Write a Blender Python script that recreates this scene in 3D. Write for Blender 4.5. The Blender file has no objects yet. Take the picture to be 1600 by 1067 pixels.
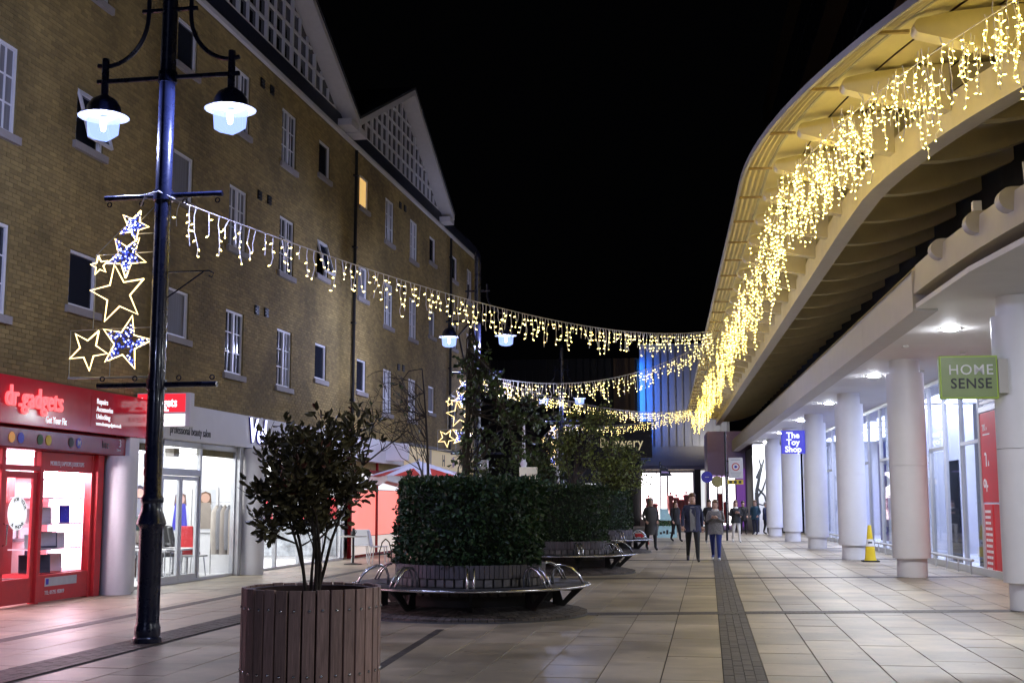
import bpy, bmesh, math, random
from mathutils import Vector, Matrix
R = math.radians
rnd = random.Random(11)
S = bpy.context.scene
COL = S.collection

# ------------------------------------------------------------------ camera, sky, exposure
# world: +Y runs along the brick building, the camera looks 10 degrees to its side of the street
PITCH, YAW, ARC, STRIP = R(7.38), R(10.09), R(3.13), R(1.22)
cam = bpy.data.objects.new('camera', bpy.data.cameras.new('camera'))
COL.objects.link(cam)
cam.data.sensor_width = 36.0
cam.data.lens = 36.0 * 1950 / 1600
cam.location = (0, 0, 1.6)
cam.rotation_euler = (R(90) + PITCH, R(0.0), YAW)
cam.data.clip_start, cam.data.clip_end = 0.1, 600
S.camera = cam
W = bpy.data.worlds.new('World'); S.world = W; W.use_nodes = True
wn = W.node_tree.nodes; bg = wn['Background']
bg.inputs['Color'].default_value = (0.62, 0.66, 0.85, 1); bg.inputs['Strength'].default_value = 0.0008
S.view_settings.view_transform = 'Standard'; S.view_settings.look = 'None'
S.view_settings.gamma = 1; S.view_settings.exposure = 0.0; S.view_settings.use_curve_mapping = False
S.render.engine = 'CYCLES'
cy = S.cycles
cy.use_denoising = True
cy.max_bounces = 7; cy.diffuse_bounces = 3; cy.glossy_bounces = 3; cy.transmission_bounces = 4; cy.transparent_max_bounces = 12
cy.sample_clamp_indirect = 2.5; cy.sample_clamp_direct = 0
cy.caustics_reflective = False; cy.caustics_refractive = False; cy.blur_glossy = 0.5
try: cy.use_light_tree = True
except Exception: pass
# light levels (everything that gives off light)
LANTERN, BULB, TUBE, SHOP, DOWN = 700.0, 36.0, 4.2, 6.5, 1150.0

# ------------------------------------------------------------------ materials
def nodes_of(m): return m.node_tree.nodes, m.node_tree.links
def mat(name, c, rough=.6, metal=0., vary=.12, scale=6., bump=0., bscale=60., piece=0., coat=0., stretch=None, spec=.5, world=False, spots=0.):
    m = bpy.data.materials.new(name); m.use_nodes = True
    n, l = nodes_of(m); b = n['Principled BSDF']
    b.inputs['Roughness'].default_value = rough; b.inputs['Metallic'].default_value = metal
    b.inputs['Specular IOR Level'].default_value = spec
    if coat: b.inputs['Coat Weight'].default_value = coat; b.inputs['Coat Roughness'].default_value = .06
    tc = n.new('ShaderNodeTexCoord'); src = tc.outputs['Object']
    if piece or world: src = n.new('ShaderNodeNewGeometry').outputs['Position']
    if stretch:
        mp = n.new('ShaderNodeMapping'); mp.inputs['Scale'].default_value = stretch; l.new(src, mp.inputs[0]); src = mp.outputs[0]
    nz = n.new('ShaderNodeTexNoise'); nz.inputs['Scale'].default_value = scale; nz.inputs['Detail'].default_value = 6; nz.inputs['Roughness'].default_value = .65
    l.new(src, nz.inputs['Vector'])
    mr = n.new('ShaderNodeMapRange'); mr.inputs[1].default_value = .25; mr.inputs[2].default_value = .75
    mr.inputs[3].default_value = 1 - vary; mr.inputs[4].default_value = 1 + vary
    l.new(nz.outputs[0], mr.inputs[0]); fac = mr.outputs[0]
    if piece:
        g = n.new('ShaderNodeNewGeometry'); oi = n.new('ShaderNodeObjectInfo')
        ad = n.new('ShaderNodeMath'); ad.operation = 'ADD'; l.new(g.outputs['Random Per Island'], ad.inputs[0]); l.new(oi.outputs['Random'], ad.inputs[1])
        fr = n.new('ShaderNodeMath'); fr.operation = 'FRACT'; l.new(ad.outputs[0], fr.inputs[0])
        m2 = n.new('ShaderNodeMapRange'); m2.inputs[3].default_value = 1 - piece; m2.inputs[4].default_value = 1 + piece; l.new(fr.outputs[0], m2.inputs[0])
        mu = n.new('ShaderNodeMath'); mu.operation = 'MULTIPLY'; l.new(fac, mu.inputs[0]); l.new(m2.outputs[0], mu.inputs[1]); fac = mu.outputs[0]
    if spots:
        vo = n.new('ShaderNodeTexVoronoi'); vo.inputs['Scale'].default_value = 3.2; l.new(src, vo.inputs['Vector'])
        lt = n.new('ShaderNodeMapRange'); lt.inputs[1].default_value = .05; lt.inputs[2].default_value = .085; lt.inputs[3].default_value = 1 - spots; lt.inputs[4].default_value = 1.; l.new(vo.outputs['Distance'], lt.inputs[0])
        n3 = n.new('ShaderNodeTexNoise'); n3.inputs['Scale'].default_value = .55; n3.inputs['Detail'].default_value = 7; l.new(src, n3.inputs['Vector'])
        m3 = n.new('ShaderNodeMapRange'); m3.inputs[1].default_value = .35; m3.inputs[2].default_value = .62; m3.inputs[3].default_value = .58; m3.inputs[4].default_value = 1.06; l.new(n3.outputs[0], m3.inputs[0])
        for o_ in (lt.outputs[0], m3.outputs[0]):
            mu = n.new('ShaderNodeMath'); mu.operation = 'MULTIPLY'; l.new(fac, mu.inputs[0]); l.new(o_, mu.inputs[1]); fac = mu.outputs[0]
    mx = n.new('ShaderNodeVectorMath'); mx.operation = 'SCALE'; mx.inputs[0].default_value = c; l.new(fac, mx.inputs['Scale'])
    l.new(mx.outputs[0], b.inputs['Base Color'])
    rr = n.new('ShaderNodeMapRange'); rr.inputs[3].default_value = max(0, rough - .1); rr.inputs[4].default_value = min(1, rough + .1)
    l.new(nz.outputs[0], rr.inputs[0]); l.new(rr.outputs[0], b.inputs['Roughness'])
    if bump:
        n2 = n.new('ShaderNodeTexNoise'); n2.inputs['Scale'].default_value = bscale; n2.inputs['Detail'].default_value = 5; l.new(src, n2.inputs['Vector'])
        bp = n.new('ShaderNodeBump'); bp.inputs['Strength'].default_value = bump; bp.inputs['Distance'].default_value = .01
        l.new(n2.outputs[0], bp.inputs['Height']); l.new(bp.outputs[0], b.inputs['Normal'])
    return m
def glow(name, c, s, sample=True):
    m = bpy.data.materials.new(name); m.use_nodes = True
    b = m.node_tree.nodes['Principled BSDF']
    b.inputs['Base Color'].default_value = (*[min(1, .8 * x) for x in c], 1); b.inputs['Roughness'].default_value = .4
    b.inputs['Emission Color'].default_value = (*c, 1); b.inputs['Emission Strength'].default_value = s
    m.cycles.emission_sampling = 'AUTO' if sample else 'NONE'
    return m
def glass(name, tint=(1, 1, 1), refl=1.0):
    m = bpy.data.materials.new(name); m.use_nodes = True
    n, l = nodes_of(m); n.remove(n['Principled BSDF'])
    t = n.new('ShaderNodeBsdfTransparent'); t.inputs[0].default_value = (*tint, 1)
    g = n.new('ShaderNodeBsdfGlossy'); g.inputs['Roughness'].default_value = .02
    f = n.new('ShaderNodeFresnel'); gb = n.new('ShaderNodeNewGeometry'); io = n.new('ShaderNodeMapRange')
    io.inputs[3].default_value = 1.5; io.inputs[4].default_value = 1 / 1.5; l.new(gb.outputs['Backfacing'], io.inputs[0]); l.new(io.outputs[0], f.inputs[0])
    k = n.new('ShaderNodeMath'); k.operation = 'MULTIPLY'; k.inputs[1].default_value = refl; l.new(f.outputs[0], k.inputs[0])
    mx = n.new('ShaderNodeMixShader'); l.new(k.outputs[0], mx.inputs[0]); l.new(t.outputs[0], mx.inputs[1]); l.new(g.outputs[0], mx.inputs[2])
    l.new(mx.outputs[0], n['Material Output'].inputs[0])
    return m
M = {}
def mk(k, *a, **kw): M[k] = mat(k, *a, **kw)
mk('slab', (.385, .325, .235), .40, vary=.22, scale=2.2, bump=.25, bscale=90, piece=.13, spots=.5)
mk('joint', (.055, .052, .05), .8)
mk('sett', (.06, .052, .047), .55, vary=.25, bump=.4, piece=.3)
mk('brick', (.375, .272, .098), .85, vary=.16, scale=9, bump=.35, bscale=120, piece=.19, spots=.001)
mk('mortar', (.23, .18, .07), .9, vary=.15)
mk('stone', (.36, .33, .31), .75, bump=.2)
mk('frame_white', (.85, .84, .85), .4, vary=.05)
mk('pane_dark', (.022, .027, .040), .06, vary=.1)
mk('curtain', (.20, .20, .21), .7, vary=.3, scale=3, stretch=(1, 14, .3))
mk('slate', (.035, .037, .045), .6, vary=.3, scale=3)
mk('soffit', (.72, .70, .70), .55, vary=.06)
mk('navy', (.012, .016, .032), .5)
mk('iron', (.011, .015, .045), .28, vary=.2, coat=.4)
mk('iron_black', (.012, .012, .013), .45)
mk('white_paint', (.80, .79, .80), .45, vary=.05, scale=1.5, world=True, bump=.06, bscale=35)
mk('cream', (.78, .70, .47), .5, vary=.10, scale=2.2, bump=.08)
mk('cream_rust', (.42, .31, .14), .7, vary=.4, scale=8)
mk('grey_paint', (.50, .47, .43), .5, vary=.08, scale=2)
mk('ceiling', (.80, .79, .79), .65, vary=.05, scale=1.2)
mk('dark_wall', (.018, .018, .022), .7)
mk('red', (.62, .010, .028), .12, vary=.06, spec=.3)
mk('red_matt', (.55, .03, .035), .5)
mk('red_dark', (.24, .010, .016), .15, spec=.3)
mk('steel', (.62, .63, .65), .22, metal=1., vary=.05)
mk('alu', (.62, .63, .64), .38, metal=.6, vary=.05)
mk('white_in', (.82, .82, .82), .6, vary=.03)
mk('black', (.012, .012, .013), .5)
mk('chair_black', (.02, .02, .022), .35)
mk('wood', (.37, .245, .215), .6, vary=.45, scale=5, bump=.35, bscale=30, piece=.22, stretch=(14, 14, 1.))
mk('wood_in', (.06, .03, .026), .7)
mk('soil', (.03, .022, .016), .95, bump=1., bscale=40)
mk('bark', (.05, .038, .028), .85, vary=.3, bump=.6, bscale=50)
mk('leaf_red', (.12, .105, .045), .4, vary=.5, scale=3, piece=.5)
mk('leaf_bud', (.16, .05, .03), .4, vary=.4, piece=.4)
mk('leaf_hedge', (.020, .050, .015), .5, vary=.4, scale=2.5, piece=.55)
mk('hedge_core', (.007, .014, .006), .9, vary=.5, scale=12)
mk('leaf_tree', (.12, .15, .028), .5, vary=.4, scale=2, piece=.5)
mk('leaf_fig', (.05, .085, .02), .45, vary=.3, piece=.5)
mk('plinth_brick', (.10, .085, .078), .75, vary=.25, bump=.5, piece=.35)
mk('cobble', (.125, .115, .115), .7, vary=.25, scale=14, bump=.5, piece=.35)
mk('soldier', (.085, .075, .085), .7, vary=.2, bump=.4, piece=.2)
mk('seat_metal', (.035, .035, .04), .5, vary=.2)
mk('blue_sign', (.03, .025, .36), .35, vary=.03)
mk('green_sign', (.22, .30, .10), .4, vary=.03)
mk('green_edge', (.36, .55, .05), .4, vary=.03)
mk('print_white', (.80, .80, .80), .5, vary=.02)
mk('print_dark', (.02, .022, .024), .5, vary=.02)
mk('print_grey', (.52, .54, .54), .5, vary=.02)
mk('yellow', (.75, .55, .02), .45, vary=.06)
mk('olive', (.16, .14, .05), .5)
mk('rubber', (.02, .02, .02), .7)
mk('brown_clad', (.10, .055, .018), .5, vary=.15)
mk('tower_brown', (.14, .075, .026), .7, vary=.2)
mk('tower_glass', (.010, .014, .024), .2)
mk('light_clad', (.42, .42, .44), .38, vary=.06, metal=.2)
mk('lilac', (.50, .36, .62), .5, vary=.05)
mk('beige', (.50, .45, .37), .6, vary=.05)
mk('skin', (.50, .30, .22), .5, vary=.04)
mk('hair_dark', (.025, .018, .013), .5)
mk('hair_brown', (.12, .06, .028), .5)
mk('hair_grey', (.30, .28, .26), .6)
mk('shoe', (.02, .018, .018), .5)
mk('shoe_white', (.7, .7, .7), .5)
mk('cloth_navy', (.022, .026, .06), .8)
mk('cloth_grey', (.20, .20, .21), .85)
mk('cloth_black', (.013, .013, .015), .8)
mk('cloth_jean', (.018, .03, .15), .85)
mk('cloth_white', (.62, .59, .55), .85)
mk('cloth_coat', (.05, .047, .046), .85)
mk('cloth_teal', (.02, .06, .10), .8)
mk('cloth_fur', (.16, .15, .15), .95, vary=.5, scale=30, bump=1., bscale=60)
mk('cloth_red', (.5, .03, .035), .8)
mk('garment_red', (.9, .34, .32), .8)
mk('brim_grey', (.03, .032, .036), .5)
mk('cloth_sand', (.42, .38, .33), .85)
mk('cloth_taupe', (.30, .26, .22), .85)
mk('parasol', (.72, .72, .78), .7, vary=.05)
mk('parasol_underlit', (.55, .05, .03), .7, vary=.05)  # red light from below is put into this colour
mk('tinsel', (.06, .09, .65), .3, vary=.4, scale=40)
mk('cable_white', (.80, .77, .80), .5)
mk('blue_panel', (.03, .03, .45), .35, vary=.1)
mk('teal_pale', (.45, .72, .74), .5)
mk('plant_green', (.04, .12, .03), .5, vary=.4)
mk('paper_grey', (.55, .57, .60), .5, vary=.1)
mk('laptop', (.04, .05, .09), .3)
M['glass'] = glass('glass'); M['glass_soft'] = glass('glass_soft', (.95, .97, 1.), .55)
M['glass_arcade'] = glass('glass_arcade', (.90, .93, .98), .8)
def lantern_glass(name, c, s):
    m = bpy.data.materials.new(name); m.use_nodes = True
    n, l = nodes_of(m); n.remove(n['Principled BSDF'])
    t = n.new('ShaderNodeBsdfTransparent'); e = n.new('ShaderNodeEmission'); e.inputs[0].default_value = (*c, 1); e.inputs[1].default_value = s
    mx = n.new('ShaderNodeMixShader'); mx.inputs[0].default_value = .45; l.new(t.outputs[0], mx.inputs[1]); l.new(e.outputs[0], mx.inputs[2])
    l.new(mx.outputs[0], n['Material Output'].inputs[0]); m.cycles.emission_sampling = 'NONE'
    return m
M['lantern'] = lantern_glass('lantern', (.30, .42, 1.0), 2.6)
M['bulb'] = glow('bulb', (1., .74, .14), BULB)
M['bulb_string'] = glow('bulb_string', (1., .78, .25), 11.)
M['tube'] = glow('tube', (1., .74, .32), TUBE)
M['led_blue'] = glow('led_blue', (.16, .24, 1.), 2.2, False)
M['led_white'] = glow('led_white', (.8, .86, 1.), 5., False)
M['shop_light'] = glow('shop_light', (1., .98, .95), SHOP)
M['shop_light_pink'] = glow('shop_light_pink', (1., .58, .70), SHOP * 1.5)
M['shop_light_cool'] = glow('shop_light_cool', (.66, .72, 1.), SHOP * 2.2)
mk('deck_shade', (.05, .042, .03), .8)  # inner deck darkened to stand in for shade between the rib tails
M['down'] = glow('downlight', (.90, .93, 1.), DOWN)
M['neon'] = glow('neon', (.72, .74, 1.), 3.5)
M['neon_white'] = glow('neon_white', (.85, .88, 1.), 2.6)
M['letter_pink'] = glow('letter_pink', (1., .17, .18), 1.1)
M['sign_red'] = glow('sign_red', (1., .03, .05), 1.0)
M['sign_white'] = glow('sign_white', (1., .92, .98), 2.2)
M['cafe_red'] = glow('cafe_red', (1., .27, .22), 1.0)
M['cafe_white'] = glow('cafe_white', (1., .88, .80), .55)
M['lit_window'] = glow('lit_window', (1., .62, .20), .75)
M['lit_orange'] = glow('lit_orange', (1., .45, .08), .22)
M['lit_white'] = glow('lit_white', (1., .93, .95), 3.6)
M['lit_soft'] = glow('lit_soft', (.95, .97, 1.), .85)
M['lit_blue'] = glow('lit_blue', (.45, .6, 1.), .6)
M['lit_purple'] = glow('lit_purple', (.45, .16, .8), .28)
M['cream_lit'] = glow('cream_lit', (1., .82, .52), .22)
M['bay'] = glow('bay', (1., .82, .88), 150.)
M['letter_cream'] = glow('letter_cream', (1., .85, .5), .5)

# ------------------------------------------------------------------ mesh building
class MB:
    def __init__(s): s.v = []; s.f = []; s.m = []; s.k = 0
    def mi(s, k): s.k = k; return s
    def add(s, vs, fs):
        o = len(s.v); s.v += [tuple(p) for p in vs]
        for f in fs: s.f.append([i + o for i in f]); s.m.append(s.k)
        return s
    def box(s, x0, x1, y0, y1, z0, z1):
        return s.add([(x0, y0, z0), (x1, y0, z0), (x1, y1, z0), (x0, y1, z0), (x0, y0, z1), (x1, y0, z1), (x1, y1, z1), (x0, y1, z1)],
                     [(0, 3, 2, 1), (4, 5, 6, 7), (0, 1, 5, 4), (1, 2, 6, 5), (2, 3, 7, 6), (3, 0, 4, 7)])
    def obox(s, c, ax, ay, az):      # centre and three half axes
        c = Vector(c); ax = Vector(ax); ay = Vector(ay); az = Vector(az)
        q = [c + sx * ax + sy * ay + sz * az for sz in (-1, 1) for sx, sy in ((-1, -1), (1, -1), (1, 1), (-1, 1))]
        return s.add(q, [(0, 3, 2, 1), (4, 5, 6, 7), (0, 1, 5, 4), (1, 2, 6, 5), (2, 3, 7, 6), (3, 0, 4, 7)])
    def quad(s, a, b, c, d): return s.add([a, b, c, d], [(0, 1, 2, 3)])
    def prism(s, prof, d0, d1):      # profile of 3D points at d0 offset and d1 offset (vectors)
        n = len(prof); d0 = Vector(d0); d1 = Vector(d1)
        vs = [Vector(p) + d0 for p in prof] + [Vector(p) + d1 for p in prof]
        return s.add(vs, [tuple(range(n))[::-1], tuple(range(n, 2 * n))] + [(i, (i + 1) % n, n + (i + 1) % n, n + i) for i in range(n)])
    def tube(s, pts, r, n=8, cap=True):
        pts = [Vector(p) for p in pts]; N = len(pts)
        rs = r if isinstance(r, (list, tuple)) else [r] * N
        vs = []; up = None
        for i, p in enumerate(pts):
            t = (pts[min(i + 1, N - 1)] - pts[max(i - 1, 0)])
            if t.length < 1e-9: t = Vector((0, 0, 1))
            t.normalize()
            if up is None: up = Vector((0, 0, 1)) if abs(t.z) < .9 else Vector((1, 0, 0))
            a = t.cross(up)
            if a.length < 1e-6: a = t.orthogonal()
            a.normalize(); b = a.cross(t).normalized(); up = b
            for k in range(n):
                w = 2 * math.pi * k / n
                vs.append(p + rs[i] * (math.cos(w) * a + math.sin(w) * b))
        fs = [(i * n + k, i * n + (k + 1) % n, (i + 1) * n + (k + 1) % n, (i + 1) * n + k) for i in range(N - 1) for k in range(n)]
        if cap and n > 2: fs += [tuple(range(n))[::-1], tuple(range((N - 1) * n, N * n))]
        return s.add(vs, fs)
    def lathe(s, prof, c=(0, 0, 0), n=24, a0=0., a1=2 * math.pi, cap=True):
        c = Vector(c); full = abs(a1 - a0 - 2 * math.pi) < 1e-6; m = n if full else n + 1
        vs = [c + Vector((r * math.cos(a0 + (a1 - a0) * k / n), r * math.sin(a0 + (a1 - a0) * k / n), z)) for r, z in prof for k in range(m)]
        P = len(prof); fs = []
        for i in range(P - 1):
            for k in range(n):
                k2 = (k + 1) % m if full else k + 1
                fs.append((i * m + k, i * m + k2, (i + 1) * m + k2, (i + 1) * m + k))
        if full and cap:
            if prof[0][0] > 1e-4: fs.append(tuple(range(m))[::-1])
            if prof[-1][0] > 1e-4: fs.append(tuple(range((P - 1) * m, P * m)))
        return s.add(vs, fs)
    def ball(s, c, r, n=10, sx=1, sy=1, sz=1):
        prof = [(max(1e-4, math.sin(math.pi * i / 6)), -math.cos(math.pi * i / 6)) for i in range(7)]
        o = len(s.v); s.lathe(prof, (0, 0, 0), n)
        for i in range(o, len(s.v)):
            p = s.v[i]; s.v[i] = (c[0] + p[0] * r * sx, c[1] + p[1] * r * sy, c[2] + p[2] * r * sz)
        return s
    def mesh(s, name, mats, smooth=False):
        me = bpy.data.meshes.new(name); me.from_pydata(s.v, [], s.f)
        for m in (mats if isinstance(mats, (list, tuple)) else [mats]): me.materials.append(M[m] if isinstance(m, str) else m)
        if max(s.m, default=0): me.polygons.foreach_set('material_index', s.m)
        if smooth is True: me.polygons.foreach_set('use_smooth', [True] * len(s.f))
        elif smooth: me.polygons.foreach_set('use_smooth', [True] * len(s.f)); me.set_sharp_from_angle(angle=R(smooth))
        me.update(); return me
    def build(s, name, mats, parent=None, smooth=False, bevel=0., stuff=False):
        return link(name, s.mesh(name, mats, smooth), parent, bevel=bevel, stuff=stuff)
def link(name, me, parent=None, mw=None, bevel=0., stuff=False):
    o = bpy.data.objects.new(name, me); COL.objects.link(o)
    if parent: o.parent = parent
    if mw is not None: o.matrix_local = mw
    if bevel:
        b = o.modifiers.new('bevel', 'BEVEL'); b.width = bevel; b.segments = 2; b.limit_method = 'ANGLE'; b.angle_limit = R(40)
    if stuff: o['kind'] = 'stuff'
    return o
def tag(o, label=None, cat=None, group=None, kind=None):
    for k, v in (('label', label), ('category', cat), ('group', group), ('kind', kind)):
        if v: o[k] = v
    return o
def thing(name, label, cat, loc=(0, 0, 0), rz=0., group=None):
    o = bpy.data.objects.new(name, None); COL.objects.link(o)
    o.location = loc; o.rotation_euler = (0, 0, rz); o.empty_display_size = .2
    return tag(o, label, cat, group)
def dup(root, loc=None, rz=None, label=None):
    kids = {}
    for o in ALLKIDS(root): kids.setdefault(o.parent, []).append(o)
    def rec(o, par):
        c = o.copy(); COL.objects.link(c)
        if par: c.parent = par
        for k in kids.get(o, []): rec(k, c)
        return c
    c = rec(root, None)
    if loc is not None: c.location = loc
    if rz is not None: c.rotation_euler = (0, 0, rz)
    if label: c['label'] = label
    return c
def ALLKIDS(root):
    out = []; st = [root]
    while st:
        for k in st.pop().children: out.append(k); st.append(k)
    return out
def frame_m(o, x, y):               # matrix with origin o, local x and y axes
    x = Vector(x).normalized(); y = Vector(y).normalized(); z = x.cross(y)
    return Matrix(((x.x, y.x, z.x, o[0]), (x.y, y.y, z.y, o[1]), (x.z, y.z, z.z, o[2]), (0, 0, 0, 1)))
def text(name, body, size, m, parent, o, x, y, align='LEFT', ext=.004, offset=0., shear=0., sx=1., spacing=1.):
    cu = bpy.data.curves.new(name, 'FONT'); cu.body = body; cu.size = size; cu.extrude = ext; cu.align_x = align
    cu.offset = offset; cu.shear = shear; cu.resolution_u = 3; cu.space_character = spacing; cu.space_line = .9
    t = bpy.data.objects.new(name, cu); COL.objects.link(t)
    me = bpy.data.meshes.new_from_object(t.evaluated_get(bpy.context.evaluated_depsgraph_get()))
    bpy.data.objects.remove(t); me.materials.clear(); me.materials.append(M[m])
    return link(name, me, parent, frame_m(o, x, y) @ Matrix.Diagonal((sx, 1, 1, 1)))
def near(p):                         # metres from the camera, for choosing which pieces become parts
    return (Vector(p) - cam.location).length
def in_view(x, y, m=0.):             # is a ground point inside the picture's angle
    a = math.atan2(-x, y) - YAW
    return abs(a) < R(22.6 + m)
def pieces(parent, name, unit, places, limit=300, mats=None):
    # places: (matrix) sorted so that those showing largest come first; the rest becomes one stuff part
    for q in places[:limit]: link(name, unit, parent, q)
    rest = places[limit:]
    if rest:
        mb = MB(); uv = [v.co.copy() for v in unit.vertices]; uf = [tuple(p.vertices) for p in unit.polygons]
        for q in rest: mb.add([q @ v for v in uv], uf)
        mb.build(name + '_rest', [unit.materials[0]], parent, stuff=True)
def AP(x, a, z):                     # a point in the arcade's frame (x out from the camera line, a along it)
    c, s_ = math.cos(ARC), math.sin(ARC)
    return Vector((x * c - a * s_, x * s_ + a * c, z))
# ------------------------------------------------------------------ the paving
WALL = -11.17
pave = tag(MB().box(-70, 60, -40, 160, -.4, -.012).build('pavement', 'joint'), 'pale slab paved pedestrian street between the two shop rows', kind='structure')
cs, ss = math.cos(STRIP), math.sin(STRIP)
def SP(s, t, z=0.): return Vector((s * cs - t * ss, s * ss + t * cs, z))     # strip frame: s across, t along
rz_strip = Matrix.Rotation(STRIP, 4, 'Z')
SW, SL = .575, .90
b = MB().box(-.5 * SW + .005, .5 * SW - .005, -.5 * SL + .0025, .5 * SL - .0025, -.012, 0)
b.v = [(x * (.99 if z > -.01 else 1), y * (.9985 if z > -.01 else 1), z) for x, y, z in b.v]
slab_me = b.mesh('paving_slab', 'slab')
pl = []
rows = [(.50 + SW * (i + .5), i) for i in range(14)] + [(.11 - SW * (i + .5), -1 - i) for i in range(20)]
for s_, i in rows:
    if -6.86 < s_ < -6.3: continue
    off = .45 if i % 2 else 0.
    for j in range(-1, 70):
        t = 8.2 + j * SL + off; p = SP(s_, t)
        if p.x < -11.6 or (p.x - 7.2 + p.y * math.tan(ARC)) > .3 or not in_view(p.x, p.y, 2): continue
        if (p - Vector((-3.3, 9.65, 0))).length < .2: continue
        p.z = rnd.uniform(-.0016, .0016)
        pl.append((near(p), Matrix.Translation(p) @ rz_strip @ Matrix.Rotation(rnd.uniform(-.0025, .0025), 4, 'Z') @ Matrix.Rotation(rnd.uniform(-.003, .003), 4, 'X')))
pl.sort(key=lambda q: q[0]); pieces(pave, 'paving_slab', slab_me, [q[1] for q in pl])
sett_me = MB().box(-.046, .046, -.097, .097, -.012, .001).mesh('paver', 'sett')
pl = []
for k in range(4):
    for j in range(290):
        p = SP(.11 + .0975 * (k + .5), 8.5 + .2 * j + (.1 if k % 2 else 0)); p.z = rnd.uniform(-.001, .001)
        if in_view(p.x, p.y, 1): pl.append((near(p), Matrix.Translation(p) @ rz_strip))
for k in range(5):
    for j in range(150):
        p = SP(-6.80 + .1 * (k + .5), 8.5 + .2 * j + (.1 if k % 2 else 0)); p.z = rnd.uniform(-.001, .001)
        if in_view(p.x, p.y, 1): pl.append((near(p), Matrix.Translation(p) @ rz_strip))
pl.sort(key=lambda q: q[0]); pieces(pave, 'paver', sett_me, [q[1] for q in pl])
# single rows of setts that cross the street from pillar to pillar, and the thin row by the shops
row_me = MB().box(-.097, .097, -.049, .049, -.006, .004).mesh('crossing_paver', 'sett')
pl = []
for a in (20.0, 28.7, 37.4, 46.1, 54.8):
    p0 = AP(7.0, a + .45, 0); d = Vector((-math.cos(R(15)), -math.sin(R(15)), 0)); L = 9.4 if a < 40 else 8.5
    e_ = Vector((-d.y, d.x, 0))
    for q in range(4 if a < 40 else 3):
        for j in range(int(L / .2)):
            p = p0 + d * (.2 * j + .1 * (q % 2)) + e_ * .105 * q
            if in_view(p.x, p.y): pl.append((near(p), Matrix.Translation(p) @ Matrix.Rotation(R(15), 4, 'Z')))
for j in range(110):
  for q in range(2):
    p = SP(-8.30 + .105 * q, 10 + .2 * j)
    if in_view(p.x, p.y): pl.append((near(p), Matrix.Translation(p) @ rz_strip @ Matrix.Rotation(R(90), 4, 'Z')))
for j in range(22):
    p = Vector((-3.45, 11.6, 0)) + Vector((-.2 * .072, .2, 0)) * j
    for e in (0.,): pl.append((near(p), Matrix.Translation(p + Vector((e, 0, 0))) @ Matrix.Rotation(R(94), 4, 'Z')))
pl.sort(key=lambda q: q[0]); pieces(pave, 'crossing_paver', row_me, [q[1] for q in pl])
for (a, dx) in ((20.0, 5.25), (28.7, 5.4)):
    p = AP(dx, a + .2, .006)

# ------------------------------------------------------------------ the brick building
bld = thing('brick_building', 'long yellow brick block with white windows above the lit shops', 'building')
Y0, Y1, ZB, ZT = 13.0, 54.0, 2.6, 12.3
PER = 12.78
wins = []      # (yc, width, z0, z1, kind)
for k in range(-1, 3):
    for r, zf in enumerate((4.5, 7.38, 10.2)):
        for off, dbl in ((26.65, 1), (29.85, 1), (32.68, 0), (23.72, 0)):
            yc = off + (k - 0) * PER if k >= 0 else off - PER
            if not (Y0 + .7 < yc < Y1 - .7): continue
            if dbl: wins.append((yc, 1.04, zf, zf + 1.44, 'double', r))
            else: wins.append((yc, .96, zf + .46, zf + 1.44, 'single', r))
def blocked(y0, y1, z0, z1):
    for yc, w, a, b_, _, _ in wins:
        if y1 > yc - w / 2 and y0 < yc + w / 2 and z1 > a - .14 and z0 < b_: return True
    return False
# backing wall: strips between openings
ys = sorted({Y0, Y1} | {round(w[0] - w[1] / 2, 4) for w in wins} | {round(w[0] + w[1] / 2, 4) for w in wins})
zs = sorted({ZB, ZT} | {round(w[2] - .0, 4) for w in wins} | {round(w[3], 4) for w in wins})
wb = MB()
for i in range(len(ys) - 1):
    for j in range(len(zs) - 1):
        ym, zm = (ys[i] + ys[i + 1]) / 2, (zs[j] + zs[j + 1]) / 2
        if any(abs(ym - w[0]) < w[1] / 2 and w[2] < zm < w[3] for w in wins): continue
        wb.quad((WALL - .006, ys[i], zs[j]), (WALL - .006, ys[i + 1], zs[j]), (WALL - .006, ys[i + 1], zs[j + 1]), (WALL - .006, ys[i], zs[j + 1]))
for w in wins:      # reveals
    a, b_ = w[0] - w[1] / 2, w[0] + w[1] / 2; x0, x1 = WALL - .16, WALL - .002
    wb.quad((x0, a, w[2]), (x1, a, w[2]), (x1, a, w[3]), (x0, a, w[3])); wb.quad((x0, b_, w[2]), (x0, b_, w[3]), (x1, b_, w[3]), (x1, b_, w[2]))
    wb.quad((x0, a, w[3]), (x1, a, w[3]), (x1, b_, w[3]), (x0, b_, w[3])); wb.quad((x0, a, w[2]), (x0, b_, w[2]), (x1, b_, w[2]), (x1, a, w[2]))
wb.build('wall', 'mortar', bld)
MB().box(-24, WALL - .3, Y0, Y1, 2.95, ZT - .02).box(-24, WALL - .01, Y1, Y1 + .2, ZB, ZT).build('inner_wall', 'dark_wall', bld)
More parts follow.
